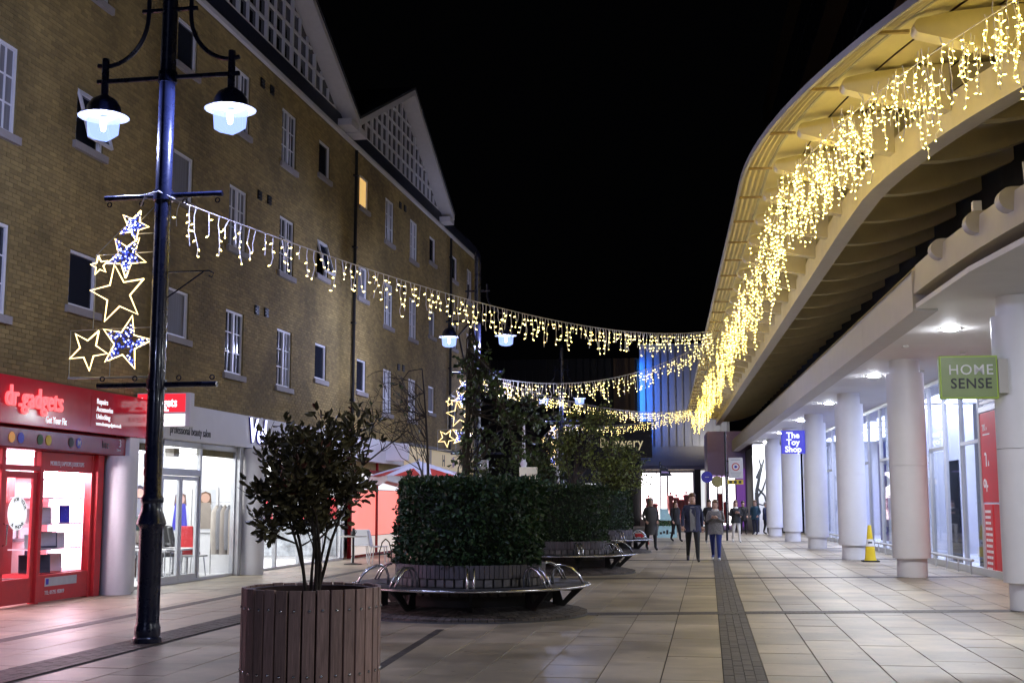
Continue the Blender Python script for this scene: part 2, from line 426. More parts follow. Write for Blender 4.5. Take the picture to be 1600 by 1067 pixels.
# bricks: stretcher courses out to the second drainpipe, larger-scale pattern kept by the same bricks beyond
brick_me = MB().box(-.006, .005, -.1075, .1075, -.0325, .0325); brick_me.f = [f for f in brick_me.f if set(f) != {0, 3, 7, 4}]; brick_me.m = [0] * 5
brick_me = brick_me.mesh('brick', 'brick')
half_me = MB().box(-.006, .005, -.0512, .0512, -.0325, .0325)
pl = []
zc = 3.62 + .0375; row = 0
while zc < ZT - .04:
    y = Y0 + (.1125 if row % 2 else 0) + .1125
    while y < Y1 - .1:
        if not (blocked(y - .1075, y + .1075, zc - .0325, zc + .0325)):
            pl.append((y, zc))
        y += .225
    zc += .075; row += 1
vis = []
for y, z in pl:
    dz = (z - 1.6) / max(.1, (y * math.cos(YAW) + 11.17 * math.sin(YAW)))
    if dz < .50 and y > 16.6: vis.append((y, z))
vis.sort(key=lambda q: near((WALL, q[0], q[1])) + (0 if q[1] < 6 else 3))
pieces(bld, 'brick', brick_me, [Matrix.Translation((WALL + rnd.uniform(0, .003), y, z)) for y, z in vis])
# fill cut bricks beside openings
fb = MB()
for yc, w, a, b_, _, _ in wins:
    for sgn in (-1, 1):
        z = 3.6575; r_ = 0
        while z < ZT - .04:
            if a - .14 < z + .03 and z - .03 < b_:
                y_edge = yc + sgn * w / 2
                k0 = Y0 + (.1125 if r_ % 2 else 0) + .1125
                n_ = math.floor((y_edge - k0) / .225 + .5); ye = k0 + n_ * .225
                lo, hi = ye - .1075, ye + .1075
                if sgn < 0: hi = y_edge
                else: lo = y_edge
                if hi - lo > .02: fb.box(WALL - .006, WALL + .005, lo, hi, z - .0325, z + .0325)
            z += .075; r_ += 1
fb.build('cut_brick', 'brick', bld, stuff=True)
# windows
def win_mesh(kind, w, h):
    f = MB(); t = .055; x0, x1 = -.11, -.03; hw = w / 2
    f.box(x0, x1, -hw, -hw + t, 0, h).box(x0, x1, hw - t, hw, 0, h).box(x0, x1, -hw + t, hw - t, 0, t).box(x0, x1, -hw + t, hw - t, h - t, h)
    g = MB(); p = MB()
    if kind == 'double':
        f.box(x0, x1 + .01, -.045, .045, t, h - t)
        for sg in (-1, 1):
            c = sg * (hw - t + .045) / 2
            g.box(-.085, -.045, c - .013, c + .013, t, h - t)
            for q in (1, 2): z = t + (h - 2 * t) * q / 3; g.box(-.083, -.047, c - (hw - t - .045) / 2, c + (hw - t - .045) / 2, z - .012, z + .012)
        cas = [MB().box(-.078, -.068, -hw + t, -.045, t, h - t), MB().box(-.078, -.068, .045, hw - t, t, h - t)]
    else:
        f.box(x0 + .02, x1 - .02, -hw + t, -hw + t + .03, t, h - t).box(x0 + .02, x1 - .02, hw - t - .03, hw - t, t, h - t)
        cas = [MB().box(-.078, -.068, -hw + t + .03, hw - t - .03, t, h - t)]
    return f, g, cas
wm = {}
for kind, w, h in (('double', 1.04, 1.44), ('single', .96, .98)):
    f, g, cas = win_mesh(kind, w, h)
    wm[kind] = (f.mesh('window', 'frame_white'), g.mesh('glazing_bar', 'frame_white') if g.v else None, [c.mesh('pane', 'pane_dark') for c in cas], [c.mesh('pane', 'curtain') for c in cas],
                MB().box(-.12, .07, -w / 2 - .1, w / 2 + .1, -.13, -.002).mesh('sill', 'stone'), [c.mesh('pane', 'lit_window') for c in cas])
for i, (yc, w, z0, z1, kind, r) in enumerate(wins):
    f, g, dark, cur, sill, lit = wm[kind]
    is_open = kind == 'single' and ((abs(yc - 32.68) < .1 and r == 1) or (abs(yc - 19.9) < .2 and r == 1))
    o = link('window', f, bld, Matrix.Translation((WALL, yc, z0)))
    if g: link('glazing_bar', g, o)
    litw = abs(yc - 36.5) < .1 and r == 2
    for q, c in enumerate(dark):
        use = lit[q] if litw else (cur[q] if rnd.random() < .3 else c)
        mw = Matrix.Translation((.0, 0, .98)) @ Matrix.Rotation(R(-16), 4, 'Y') @ Matrix.Translation((.02, 0, -.98)) if is_open else None
        pn = link('pane', use, o, mw)
    if is_open:
        sf = MB(); hw = w / 2 - .06; sf.box(-.08, -.03, -hw, -hw + .05, .05, .95).box(-.08, -.03, hw - .05, hw, .05, .95).box(-.08, -.03, -hw + .05, hw - .05, .05, .1).box(-.08, -.03, -hw + .05, hw - .05, .9, .95)
        s_ = sf.build('sash', 'frame_white', o); s_.matrix_local = mw
    link('sill', sill, o)
# drainpipes, vents, trim, roof
for yd in (22.65, 35.42, 48.3):
    d = MB().tube([(WALL + .08, yd, 3.6), (WALL + .08, yd, 12.2)], .05, 8)
    for z in (4.6, 6.9, 9.2, 11.4): d.box(WALL, WALL + .14, yd - .08, yd + .08, z, z + .05)
    d.build('drainpipe', 'iron_black', bld, smooth=40)
vent_me = MB().box(0, .03, -.11, .11, -.11, .11).box(.03, .05, -.09, .09, -.1, -.07).box(.03, .05, -.09, .09, -.02, .01).box(.03, .05, -.09, .09, .06, .09).mesh('vent', 'iron_black')
for yb in (28.2, 41.0, 15.4):
    for z in (6.18, 8.98, 11.78):
        for e in (-.3, .33): link('vent', vent_me, bld, Matrix.Translation((WALL + .006, yb + e, z + e * .05)))
MB().box(WALL - .25, WALL + .09, Y0, Y1, 12.3, 12.42).build('eaves_trim', 'soffit', bld, bevel=.01)
MB().box(WALL - .3, WALL - .02, Y0, Y1, 12.42, 12.95).build('eaves_band', 'navy', bld)
for gc in (15.47, 28.25, 41.03):
    hb, zb, za = 6.3, 12.75, 15.75; sl = (za - zb) / hb
    # bargeboard slab each side: projects over the street
    for sg in (-1, 1):
        n = Vector((0, -sg * -sl, 1)).normalized()
        e0 = Vector((0, gc + sg * (hb + .05), zb - .02)); e1 = Vector((0, gc, za + .02)); th_ = Vector((0, 0, .2))
        bb = MB().prism([(WALL - .35, *e0.yz), (WALL + .42, *e0.yz), (WALL + .42, *e1.yz), (WALL - .35, *e1.yz)], (0, 0, 0), th_)
        bb.build('bargeboard', 'soffit', bld)
        rf = MB().prism([(-20, e0.y + sg * .03, e0.z), (WALL + .44, e0.y + sg * .03, e0.z), (WALL + .44, *e1.yz), (-20, *e1.yz)], (0, 0, .204), (0, 0, .30))
        rf.build('roof', 'slate', bld)
    # soffit return box at the eaves tips
    for sg in (-1, 1):
        yt = gc + sg * (hb - .32)
        MB().box(WALL - .3, WALL + .40, yt - .36, yt + .36, zb - .22, zb - .02).build('eaves_box', 'soffit', bld)
    # glazed triangle
    gl = MB().prism([(WALL - .1, gc - hb + .35, 12.95), (WALL - .1, gc + hb - .35, 12.95), (WALL - .1, gc, za - .12)], (-.05, 0, 0), (0, 0, 0))
    go = gl.build('gable_glass', 'pane_dark', bld)
    bars = MB()
    for k in range(-9, 10):
        y = gc + k * .6; top = za - .1 - abs(k * .6) * sl
        if top > 13.05: w_ = .05 if k % 3 == 0 else .025; bars.box(WALL - .1, WALL - .03 + (.012 if k % 3 == 0 else 0), y - w_, y + w_, 12.95, top)
    for z in (12.99, 13.5, 14.0, 14.5, 15.0):
        half = (za - .16 - z) / sl
        if half > .2: bars.box(WALL - .1, WALL - .035, gc - half, gc + half, z - .025, z + .025)
    bars.build('gable_grid', 'frame_white', go)
    if gc > 40: MB().box(WALL - .098, WALL - .09, gc - 5.4, gc - 4.6, 12.99, 13.3).build('lit_pane', 'lit_orange', go)
MB().box(-18, WALL - .5, Y1 - 7.0, Y1, 12.42, 13.1).build('parapet', 'dark_wall', bld)
# ------------------------------------------------------------------ shops under the brick building
YX, YZ = (0, 1, 0), (0, 0, 1)
def room(parent, x_back, y0, y1, z1, wall, light, x_front=WALL - .02, panels=2, floor='grey_paint'):
    MB().box(x_back - .1, x_back, y0, y1, 0, z1).build('back_wall', wall, parent)
    MB().box(x_back, x_front, y0 - .1, y0, 0, z1).build('side_wall', wall, parent)
    MB().box(x_back, x_front, y1, y1 + .1, 0, z1).build('side_wall', wall, parent)
    MB().box(x_back, x_front - .05, y0, y1, z1, z1 + .06).build('shop_ceiling', 'white_in', parent)
    MB().box(x_back, x_front - .05, y0, y1, -.008, .004).build('shop_floor', floor, parent)
    d = (y1 - y0) / panels
    for k in range(panels):
        MB().box(x_back + .5, x_front - .45, y0 + d * k + .2, y0 + d * (k + 1) - .2, z1 - .04, z1 - .01).build('ceiling_light', light, parent)
# phone repair shop
ph = thing('phone_shop', 'bright red phone repair shop with dr. gadgets on its fascia', 'shop', (0, 0, 0))
FX = -10.85
MB().box(WALL - .02, FX, 13.2, 21.9, 2.80, 3.54).build('fascia', 'red', ph, bevel=.012)
MB().box(WALL - .02, -10.93, 13.2, 21.25, 2.44, 2.78).build('shutter_box', 'red_dark', ph, bevel=.03)
text('lettering', 'dr.gadgets', .46, 'letter_pink', ph, (FX + .03, 17.16, 3.08), YX, YZ, ext=.02, offset=.001, sx=.82, spacing=1.06)
text('lettering', 'Get Your Fix', .15, 'lit_soft', ph, (FX + .004, 18.35, 2.88), YX, YZ, offset=.003, sx=.8)
MB().box(FX, FX + .006, 19.78, 21.12, 2.9, 3.44).build('fascia_panel', 'red', ph)
for k, (t_, s_, z) in enumerate((('Repairs', .13, 3.31), ('Accessories', .12, 3.18), ('Unlocking', .12, 3.05), ('www.doctorgadgets.co.uk', .085, 2.94))):
    text('lettering', t_, s_, 'lit_soft', ph, (FX + .009, 19.95, z), YX, YZ, offset=.002)
for y, c in ((17.55, 'lit_orange'), (17.8, 'blue_panel'), (18.35, 'plant_green'), (18.6, 'yellow'), (19.3, 'iron_black'), (19.55, 'blue_panel')):
    MB().lathe([(1e-4, 0), (.085, 0), (.085, .006), (1e-4, .006)], (0, 0, 0), 14).build('logo', c, ph).matrix_local = frame_m((-10.925, y, 2.61), YX, YZ)
text('logo', 'M', .13, 'print_white', ph, (-10.917, 19.55, 2.565), YX, YZ, 'CENTER', offset=.004)
text('logo', 'htc', .2, 'print_dark', ph, (-10.926, 20.35, 2.56), YX, YZ)
text('logo', '3', .2, 'print_white', ph, (-10.926, 20.95, 2.60), YX, YZ); text('logo', 'Store', .06, 'print_white', ph, (-10.926, 20.9, 2.53), YX, YZ)
room(ph, -14.4, 14.0, 20.5, 2.45, 'white_in', 'shop_light_pink', panels=3)
fr = MB()
for y in (15.4, 17.62, 18.72, 20.36): fr.box(WALL - .04, WALL + .10, y - .05, y + .05, 0, 2.44)
fr.box(WALL - .03, WALL + .09, 18.77, 20.31, 2.12, 2.44).box(WALL - .03, WALL + .09, 18.77, 20.31, .02, .45).box(WALL - .03, WALL + .09, 14, 18.67, 2.12, 2.2)
fr.box(WALL - .03, WALL + .16, 20.41, 20.62, 0, 2.44)
fr.build('shop_frame', 'red_matt', ph, bevel=.008)
MB().box(WALL - .02, WALL + .02, 18.77, 20.31, .45, 2.12).build('window_glass', 'glass_soft', ph)
MB().box(WALL - .02, WALL + .02, 14., 18.67, 2.2, 2.44).build('fanlight', 'glass_soft', ph)
dr = MB().box(WALL, WALL + .05, 17.68, 17.80, .03, 2.1).box(WALL, WALL + .05, 18.55, 18.66, .03, 2.1).box(WALL, WALL + .05, 17.80, 18.55, .03, .42).box(WALL, WALL + .05, 17.80, 18.55, 2.0, 2.1).build('door', 'red_matt', ph, bevel=.006)
MB().box(WALL + .015, WALL + .03, 17.80, 18.55, .42, 2.0).build('door_glass', 'glass_soft', dr)
MB().tube([(WALL + .05, 17.76, .95), (WALL + .11, 17.76, .97), (WALL + .11, 17.76, 1.27), (WALL + .05, 17.76, 1.29)], .014, 6).build('handle', 'steel', dr, smooth=True)
MB().lathe([(1e-4, 0), (.27, 0), (.27, .004), (1e-4, .004)], (0, 0, 0), 32).build('sticker', 'lit_soft', dr).matrix_local = frame_m((WALL + .034, 18.15, 1.45), YX, YZ)  # its glow stands in for room light shining through the sticker
for k, ch in enumerate('FOR YOUR'):
    a = R(118 - k * 14); text('lettering', ch, .08, 'print_dark', dr, (WALL + .04, 18.15 + .19 * math.cos(a), 1.45 + .19 * math.sin(a)), (0, math.sin(a), -math.cos(a)), (0, math.cos(a), math.sin(a)), 'CENTER')
for k, ch in enumerate('& PHONE'):
    a = R(-125 + k * 13); text('lettering', ch, .08, 'print_dark', dr, (WALL + .04, 18.15 + .25 * math.cos(a), 1.45 + .25 * math.sin(a)), (0, -math.sin(a), math.cos(a)), (0, -math.cos(a), -math.sin(a)), 'CENTER')
text('lettering', 'MOBILES | LAPTOPS | DESKTOPS', .105, 'print_white', ph, (WALL + .094, 18.95, 2.22), YX, YZ, sx=.72)
MB().box(WALL + .09, WALL + .094, 18.95, 19.95, .26, .40).build('notice', 'paper_grey', ph)
MB().box(WALL + .094, WALL + .097, 18.98, 19.06, .29, .38).build('notice_logo', 'blue_panel', ph)
text('lettering', 'TEL: 01795 102019', .09, 'print_white', ph, (WALL + .094, 18.95, .13), YX, YZ, sx=.85)
# window bay: red back, lit strip at its end, four glass shelves
MB().box(WALL - .62, WALL - .58, 18.77, 19.05, .45, 2.12).box(WALL - .62, WALL - .58, 19.7, 20.1, .45, 2.12).build('bay_back', 'red_matt', ph)
MB().box(WALL - .62, WALL - .03, 18.77, 20.3, .40, .46).build('bay_floor', 'red_matt', ph)
MB().box(WALL - .60, WALL - .12, 20.29, 20.33, .5, 2.1).build('bay_light', 'shop_light_pink', ph)
MB().box(WALL - .12, WALL - .05, 18.8, 20.28, 2.02, 2.11).build('bay_light', 'bay', ph)  # strip added at the top front to light the goods
for z in (.86, 1.27, 1.70):
    MB().box(WALL - .5, WALL - .05, 18.79, 20.28, z - .02, z).build('shelf', 'alu', ph)
def goods(name, lab, y, z, w, h, c, lean=12, d=.03, face=None):
    o = thing(name, lab, name.replace('_', ' '), (WALL - .26, y + .12, z), 0, 'goods in the red shop window')
    o.rotation_euler = (0, 0, R(-48))
    m = MB().box(-d, 0, -w / 2, w / 2, 0, h); b_ = m.build('box' if 'box' in name else 'case', c, o, bevel=.004); b_.rotation_euler = (0, R(-lean), 0)
    if face:
        f_ = MB().box(0, .003, -w / 2 + .02, w / 2 - .02, .03, h - .02).build('front_print', face, b_)
    return o
goods('boxed_tablet', 'pale boxed tablet on the top shelf of the red shop window', 19.02, 1.703, .24, .22, 'teal_pale', face='paper_grey')
goods('boxed_tablet', 'wide white boxed tablet on the top shelf of the red shop window', 19.5, 1.703, .5, .26, 'print_white', face='paper_grey')
goods('boxed_phone', 'white phone box on the second shelf of the red shop window', 18.98, 1.273, .22, .25, 'print_white', face='paper_grey')
goods('boxed_phone', 'grey phone box standing in the middle of the second shelf', 19.35, 1.273, .2, .27, 'print_grey', face='paper_grey')
goods('boxed_phone', 'blue phone box at the end of the second shelf', 19.98, 1.273, .17, .3, 'blue_sign', face='blue_panel')
goods('open_laptop', 'grey laptop leaning on the third shelf of the red shop window', 19.42, .863, .36, .27, 'laptop', face='paper_grey')
goods('boxed_phone', 'pale phone box beside the laptop on the third shelf', 19.0, .863, .25, .23, 'teal_pale')
goods('boxed_phone', 'white phone box leaning at the end of the third shelf', 19.82, .863, .2, .25, 'print_white')
goods('open_laptop', 'dark wide laptop on the floor of the red shop window', 19.1, .463, .5, .3, 'laptop', face='navy')
goods('boxed_tablet', 'white tablet leaning on the floor of the red shop window', 19.72, .463, .24, .3, 'print_white')
goods('poster_board', 'blue and white poster board behind the upper shelves', 19.4, 1.96, .34, .15, 'print_white', 2, face='navy')
# shop counter seen through the door
ct = thing('shop_counter', 'white counter with goods behind the glass door of the red shop', 'counter', (-12.4, 19.5, 0))
MB().box(-.3, .3, -.5, .5, 0, .95).build('body', 'white_in', ct); MB().box(-.35, .35, -.55, .55, .95, 1.0).build('counter_top', 'laptop', ct)
rk = thing('wall_rack', 'tall rack of pale phone boxes on the inner wall of the red shop', 'rack', (-12.9, 20.46, 0), R(-90))
MB().box(0, .04, -1.1, 1.0, .4, 2.3).build('backboard', 'white_in', rk)
itm = MB().box(.06, .12, -.09, .09, 0, .2).mesh('phone_box', 'laptop'); itm2 = MB().box(.06, .12, -.09, .09, 0, .2).mesh('phone_box', 'teal_pale')
for r_ in range(5):
    MB().box(.04, .2, -1.1, 1.0, .6 + .36 * r_, .62 + .36 * r_).build('shelf', 'red_matt', rk)
    for c_ in range(8):
        if rnd.random() < .8: link('phone_box', itm if rnd.random() < .5 else itm2, rk, Matrix.Translation((0, -.98 + .26 * c_, .62 + .36 * r_)))
# lit projecting sign
ps = thing('projecting_sign', 'lit red and white box sign reading dr. gadgets sticking out from the wall', 'sign', (0, 0, 0))
MB().box(-11.1, -10.02, 21.92, 22.10, 3.02, 3.66).build('sign_case', 'white_paint', ps, bevel=.012)
MB().box(-11.08, -10.12, 21.912, 21.918, 3.30, 3.64).build('upper_panel', 'sign_red', ps)
MB().box(-11.08, -10.12, 21.912, 21.918, 3.04, 3.26).build('lower_panel', 'sign_white', ps)
text('lettering', 'dr. gadgets', .24, 'sign_white', ps, (-11.06, 21.910, 3.40), (1, 0, 0), YZ, offset=.004, sx=.74)
text('lettering', 'REPAIRS  ACCESSORIES', .055, 'sign_white', ps, (-10.95, 21.910, 3.31), (1, 0, 0), YZ, sx=.9)
text('lettering', 'WE REPAIR', .14, 'print_grey', ps, (-11.03, 21.909, 3.11), (1, 0, 0), YZ, sx=.9)
MB().box(WALL, -11.1, 21.96, 22.06, 3.5, 3.56).box(WALL, -11.1, 21.96, 22.06, 3.1, 3.16).build('bracket', 'steel', ps)
# round columns and piers between the shops
def shop_column(y, lab):
    o = thing('shop_column', lab, 'column', (WALL + .28, y, 0), 0, 'white round columns between the lit shops')
    MB().lathe([(.27, 0), (.27, 2.44 if y < 22 else 2.84)], (0, 0, 0), 28).build('shaft', 'white_paint', o, smooth=40)
    MB().box(-.26, .02, .29, .66, 0, 2.8).build('pier', 'white_paint', o, bevel=.01)
    return o
c1 = shop_column(20.98, 'white round column between the red shop and the beauty salon')
shop_column(27.35, 'white round column at the far end of the beauty salon window')
nt = thing('window_notice', 'small notices above the round column by the red shop', 'notice', (WALL + .56, 21.25, 2.2))
MB().box(-.005, .0, .06, .2, .05, .3).build('sheet', 'paper_grey', nt); MB().box(-.004, .003, .07, .18, -.1, .03).build('red_sheet', 'red_matt', nt)
# beauty salon
sa = thing('beauty_salon', 'white fronted beauty salon with glass doors and bright room', 'shop', (0, 0, 0))
SX = -10.95
MB().box(WALL - .02, SX, 21.93, 35.3, 2.86, 3.585).build('fascia', 'white_paint', sa, bevel=.01)
text('lettering', 'professional beauty salon', .24, 'print_dark', sa, (SX + .004, 23.05, 2.98), YX, YZ, sx=.80)
text('lettering', 'Vel', .86, 'neon', sa, (SX + .05, 27.0, 2.98), YX, YZ, ext=.02, offset=-.022, shear=.15, sx=.95)
text('lettering', 'Vel', .86, 'blue_sign', sa, (SX + .02, 27.0, 2.97), YX, YZ, ext=.015, offset=.0, shear=.15, sx=.95)
text('lettering', 'Lux', .40, 'neon_white', sa, (SX + .03, 32.4, 3.22), YX, YZ, ext=.02, offset=.004)
text('lettering', 'salon', .40, 'neon_white', sa, (SX + .03, 32.4, 2.9), YX, YZ, ext=.02, offset=.004)
room(sa, -15.2, 21.9, 34.8, 2.82, 'white_in', 'shop_light', panels=5, floor='white_in')
MB().box(-15.2, WALL - .12, 27.72, 27.82, 0, 2.82).build('partition', 'white_in', sa)
fr = MB()
for y in (21.98, 23.15, 24.97, 26.85, 28.05, 29.5, 31.2, 33.0, 34.9): fr.box(WALL - .05, WALL + .05, y - .04, y + .04, 0.06, 2.86)
for y0, y1 in ((22.02, 26.81), (28.09, 34.86)):
    fr.box(WALL - .05, WALL + .05, y0, y1, 2.74, 2.86).box(WALL - .05, WALL + .05, y0, y1, 0, .06)
fr.box(WALL - .05, WALL + .05, 23.19, 24.93, 2.16, 2.3)
fr.box(WALL - .06, WALL + .14, 26.86, 27.06, 0, 2.86)
fr.build('window_frame', 'alu', sa, bevel=.006)
gb = MB()
for y0, y1 in ((22.02, 23.11), (25.01, 26.81), (28.09, 29.46), (29.54, 31.16), (31.24, 32.96), (33.04, 34.86)): gb.box(WALL - .006, WALL + .006, y0, y1, .06, 2.74)
gb.box(WALL - .006, WALL + .006, 23.19, 24.93, 2.3, 2.74).build('window_glass', 'glass_soft', sa)
for y0, y1 in ((23.2, 24.05), (24.07, 24.92)):
    d = MB().box(WALL - .03, WALL + .03, y0, y0 + .07, .02, 2.15).box(WALL - .03, WALL + .03, y1 - .07, y1, .02, 2.15).box(WALL - .03, WALL + .03, y0 + .07, y1 - .07, .02, .16).box(WALL - .03, WALL + .03, y0 + .07, y1 - .07, 2.07, 2.15)
    d = d.build('door', 'alu', sa, bevel=.005); MB().box(WALL - .006, WALL + .006, y0 + .07, y1 - .07, .16, 2.07).build('door_glass', 'glass_soft', d)
MB().box(WALL - .3, WALL - .1, 23.95, 24.2, 2.55, 2.72).build('ceiling_box', 'grey_paint', sa)
# salon contents
def poster(lab, x, z, w, h, dress, hairc, y=27.71):
    o = thing('poster', lab, 'poster', (x, y, z), R(-90))
    MB().box(0, .03, -w / 2, w / 2, -h / 2, h / 2).build('poster_frame', 'print_white', o)
    MB().box(.03, .033, -w / 2 + .05, w / 2 - .05, -h / 2 + .05, h / 2 - .05).build('poster_print', 'paper_grey', o)
    f = MB(); f.lathe([(.11, 0), (.11, .002)], (0, 0, 0), 16); q = f.build('printed_head', 'skin', o); q.matrix_local = frame_m((.034, 0, h * .26), YX, YZ)
    f = MB().add([(.034, -.13, h * .16), (.034, .13, h * .16), (.034, .2, -h * .42), (.034, -.2, -h * .42)], [(0, 1, 2, 3)]); f.build('printed_dress', dress, o)
    f = MB().add([(.0335, -.16, h * .12), (.0335, .16, h * .12), (.0335, .13, h * .36), (.0335, 0, h * .41), (.0335, -.13, h * .36)], [(0, 1, 2, 3, 4)]); f.build('printed_hair', hairc, o)
poster('framed poster of a woman in blue inside the salon', -12.82, 1.42, .55, 1.05, 'blue_sign', 'hair_brown')
poster('framed poster of a long-haired woman beside the salon coat rail', -12.2, 1.45, .62, 1.05, 'cloth_taupe', 'hair_brown')
poster('dark framed poster behind the lamp post in the salon', -13.85, 1.5, .5, 1.3, 'cloth_grey', 'hair_dark')
def salon_chair(lab, x, y, rz, c='chair_black'):
    o = thing('salon_chair', lab, 'chair', (x, y, 0), rz, 'padded chairs in the salon')
    MB().lathe([(.28, 0), (.28, .03), (.04, .06), (.04, .42), (.1, .45)], (0, 0, 0), 16).build('pedestal', 'steel', o, smooth=40)
    MB().box(-.27, .27, -.27, .27, .45, .56).build('seat', c, o, bevel=.04)
    q = MB().box(-.26, .26, -.05, .05, 0, .55).build('backrest', c, o, bevel=.035); q.matrix_local = Matrix.Translation((0, .27, .56)) @ Matrix.Rotation(R(-12), 4, 'X')
    for s_ in (-1, 1): MB().box(s_ * .30 - .03, s_ * .30 + .03, -.2, .22, .68, .73).box(s_ * .30 - .015, s_ * .30 + .015, .1, .14, .5, .68).build('armrest', c, o, bevel=.012)
salon_chair('black salon chair seen through the left door leaf', -12.75, 25.6, R(100))
salon_chair('black salon chair by the posters in the salon', -12.6, 26.9, R(70))
salon_chair('black salon chair near the window glass of the salon', -11.95, 26.2, R(120))
salon_chair('pale grey salon chair behind the right door leaf', -12.3, 25.7, R(60), 'cloth_grey')
salon_chair('white salon chair just behind the lamp post', -12.6, 24.4, R(40), 'white_in')
rc = thing('side_chair', 'red backed chair standing in the salon window', 'chair', (-11.66, 25.9, 0), R(170))
for a, b_ in ((-.2, -.2), (.2, -.2), (-.2, .2), (.2, .2)): MB().tube([(a, b_, 0), (a * .8, b_ * .8, .45)], .013, 6).build('leg', 'steel', rc)
MB().box(-.23, .23, -.22, .22, .45, .49).build('seat', 'white_in', rc, bevel=.015)
q = MB().box(-.17, .17, -.02, .02, 0, .62).build('backrest', 'cloth_red', rc, bevel=.02); q.matrix_local = Matrix.Translation((0, .2, .5)) @ Matrix.Rotation(R(-8), 4, 'X')
for lab, x, y in (('low white table behind the salon doors', -11.95, 24.9), ('white manicure table by the salon window', -11.75, 25.2)):
    o = thing('salon_table', lab, 'table', (x, y, 0))
    MB().box(-.35, .35, -.45, .45, .62, .66).build('tabletop', 'white_in', o, bevel=.01)
    for a, b_ in ((-.3, -.4), (.3, -.4), (-.3, .4), (.3, .4)): MB().tube([(a, b_, 0), (a, b_, .62)], .014, 6).build('leg', 'steel', o)
cr = thing('clothes_rail', 'clothes rail hung with grey and taupe coats at the salon window', 'clothes rail', (-11.72, 27.2, 0), R(80))
MB().tube([(0, -.55, 0), (0, -.55, 1.62), (0, .12, 1.62), (0, .12, 0)], .014, 6).build('rail', 'steel', cr)
for k in range(5):
    y = -.45 + k * .11
    MB().lathe([(.10, .45 + .1 * (k % 2)), (.13, .9), (.12, 1.4), (.02, 1.56)], (0, y, 0), 8).build('coat', ('cloth_taupe', 'cloth_grey', 'cloth_taupe', 'cloth_grey', 'cloth_sand')[k], cr, smooth=60)
pt = thing('salon_plant', 'green potted plant on the sill behind the lamp post', 'plant', (-12.9, 25.9, 0))
MB().lathe([(.16, .75), (.2, 1.0)], (0, 0, 0), 14).build('pot', 'cloth_taupe', pt); MB().lathe([(.2, 0), (.2, .75)], (0, 0, 0), 4).build('stand', 'wood_in', pt)
f = MB()
for k in range(50):
    a, e = rnd.uniform(0, 6.28), rnd.uniform(.2, 1.4); d = Vector((math.cos(a) * math.cos(e), math.sin(a) * math.cos(e), math.sin(e))); p = Vector((0, 0, 1.0)); n_ = d.orthogonal() * .03
    f.add([p, p + d * .18 + n_, p + d * .34, p + d * .18 - n_], [(0, 1, 2, 3)])
f.build('foliage', 'plant_green', pt, stuff=True)
# mural and stools in the neighbouring unit
mu = thing('wall_mural', 'grey mottled mural low on the wall of the unit beside the salon', 'mural', (-12.6, 34.78, 0), R(-90))
MB().box(0, .03, -1.3, 1.3, .1, 1.15).build('mural_print', mat('mural', (.32, .34, .36), .6, vary=.9, scale=3.5), mu)
MB().box(0, .03, -1.3, 1.3, 1.16, 1.75).build('red_band', 'red_matt', mu)
# cafe with glowing red glass
ca = thing('cafe', 'cafe front with glowing red and frosted white glass', 'cafe', (0, 0, 0))
MB().box(WALL - .02, -11.0, 35.5, 41.0, 2.86, 3.585).build('fascia', 'white_paint', ca, bevel=.01)
fr = MB()
for y in (35.55, 38.3, 41.0): fr.box(WALL - .04, WALL + .06, y - .05, y + .05, 0, 2.86)
fr.box(WALL - .04, WALL + .06, 35.6, 40.95, 2.5, 2.62).box(WALL - .04, WALL + .06, 35.6, 40.95, 0, .08).build('window_frame', 'red_dark', ca)
MB().box(WALL - .03, WALL, 35.6, 38.25, .62, 2.0).box(WALL - .03, WALL, 38.35, 40.95, .62, 2.0).build('red_glass', 'cafe_red', ca)
MB().box(WALL - .03, WALL, 35.6, 38.25, .08, .6).box(WALL - .03, WALL, 38.35, 40.95, .08, .6).build('frosted_glass', 'cafe_white', ca)
MB().box(WALL - .03, WALL, 35.6, 40.95, 2.02, 2.5).build('upper_glass', 'lit_soft', ca)
MB().box(WALL, WALL + .9, 38.75, 38.95, 2.95, 3.5).build('end_sign', 'white_paint', ca, bevel=.02)
cf = thing('cream_shop', 'closed dark shop under a long cream fascia sign', 'shop', (0, 0, 0))
MB().box(WALL - .02, -10.95, 41.2, 53.6, 2.86, 3.55).build('fascia', 'cream_lit', cf, bevel=.01)
MB().box(WALL - .04, WALL + .3, 41.1, 53.8, 3.55, 3.66).build('fascia_cap', 'iron_black', cf)
text('lettering', 'H', .62, 'print_dark', cf, (-10.944, 46.4, 3.0), YX, YZ, offset=.008)
text('lettering', 'M', .62, 'print_dark', cf, (-10.944, 49.6, 3.0), YX, YZ, offset=.008)
for k in range(5):
    a = k * 1.2566; MB().lathe([(1e-4, 0), (.09, .002), (1e-4, .004)], (0, 0, 0), 10).build('painted_flower', 'lilac', cf).matrix_local = frame_m((-10.944, 48.3 + .14 * math.cos(a), 3.2 + .14 * math.sin(a)), YX, YZ)
MB().box(-10.95, -10.9, 44.3, 44.5, 2.88, 3.54).build('fascia_joint', 'grey_paint', cf)
MB().box(WALL - .3, WALL - .2, 41.1, 53.8, 0, 2.86).build('shop_window', 'pane_dark', cf)
MB().box(-10.95, -10.5, 53.0, 53.2, 2.75, 3.45).build('end_sign', 'white_paint', cf, bevel=.01)
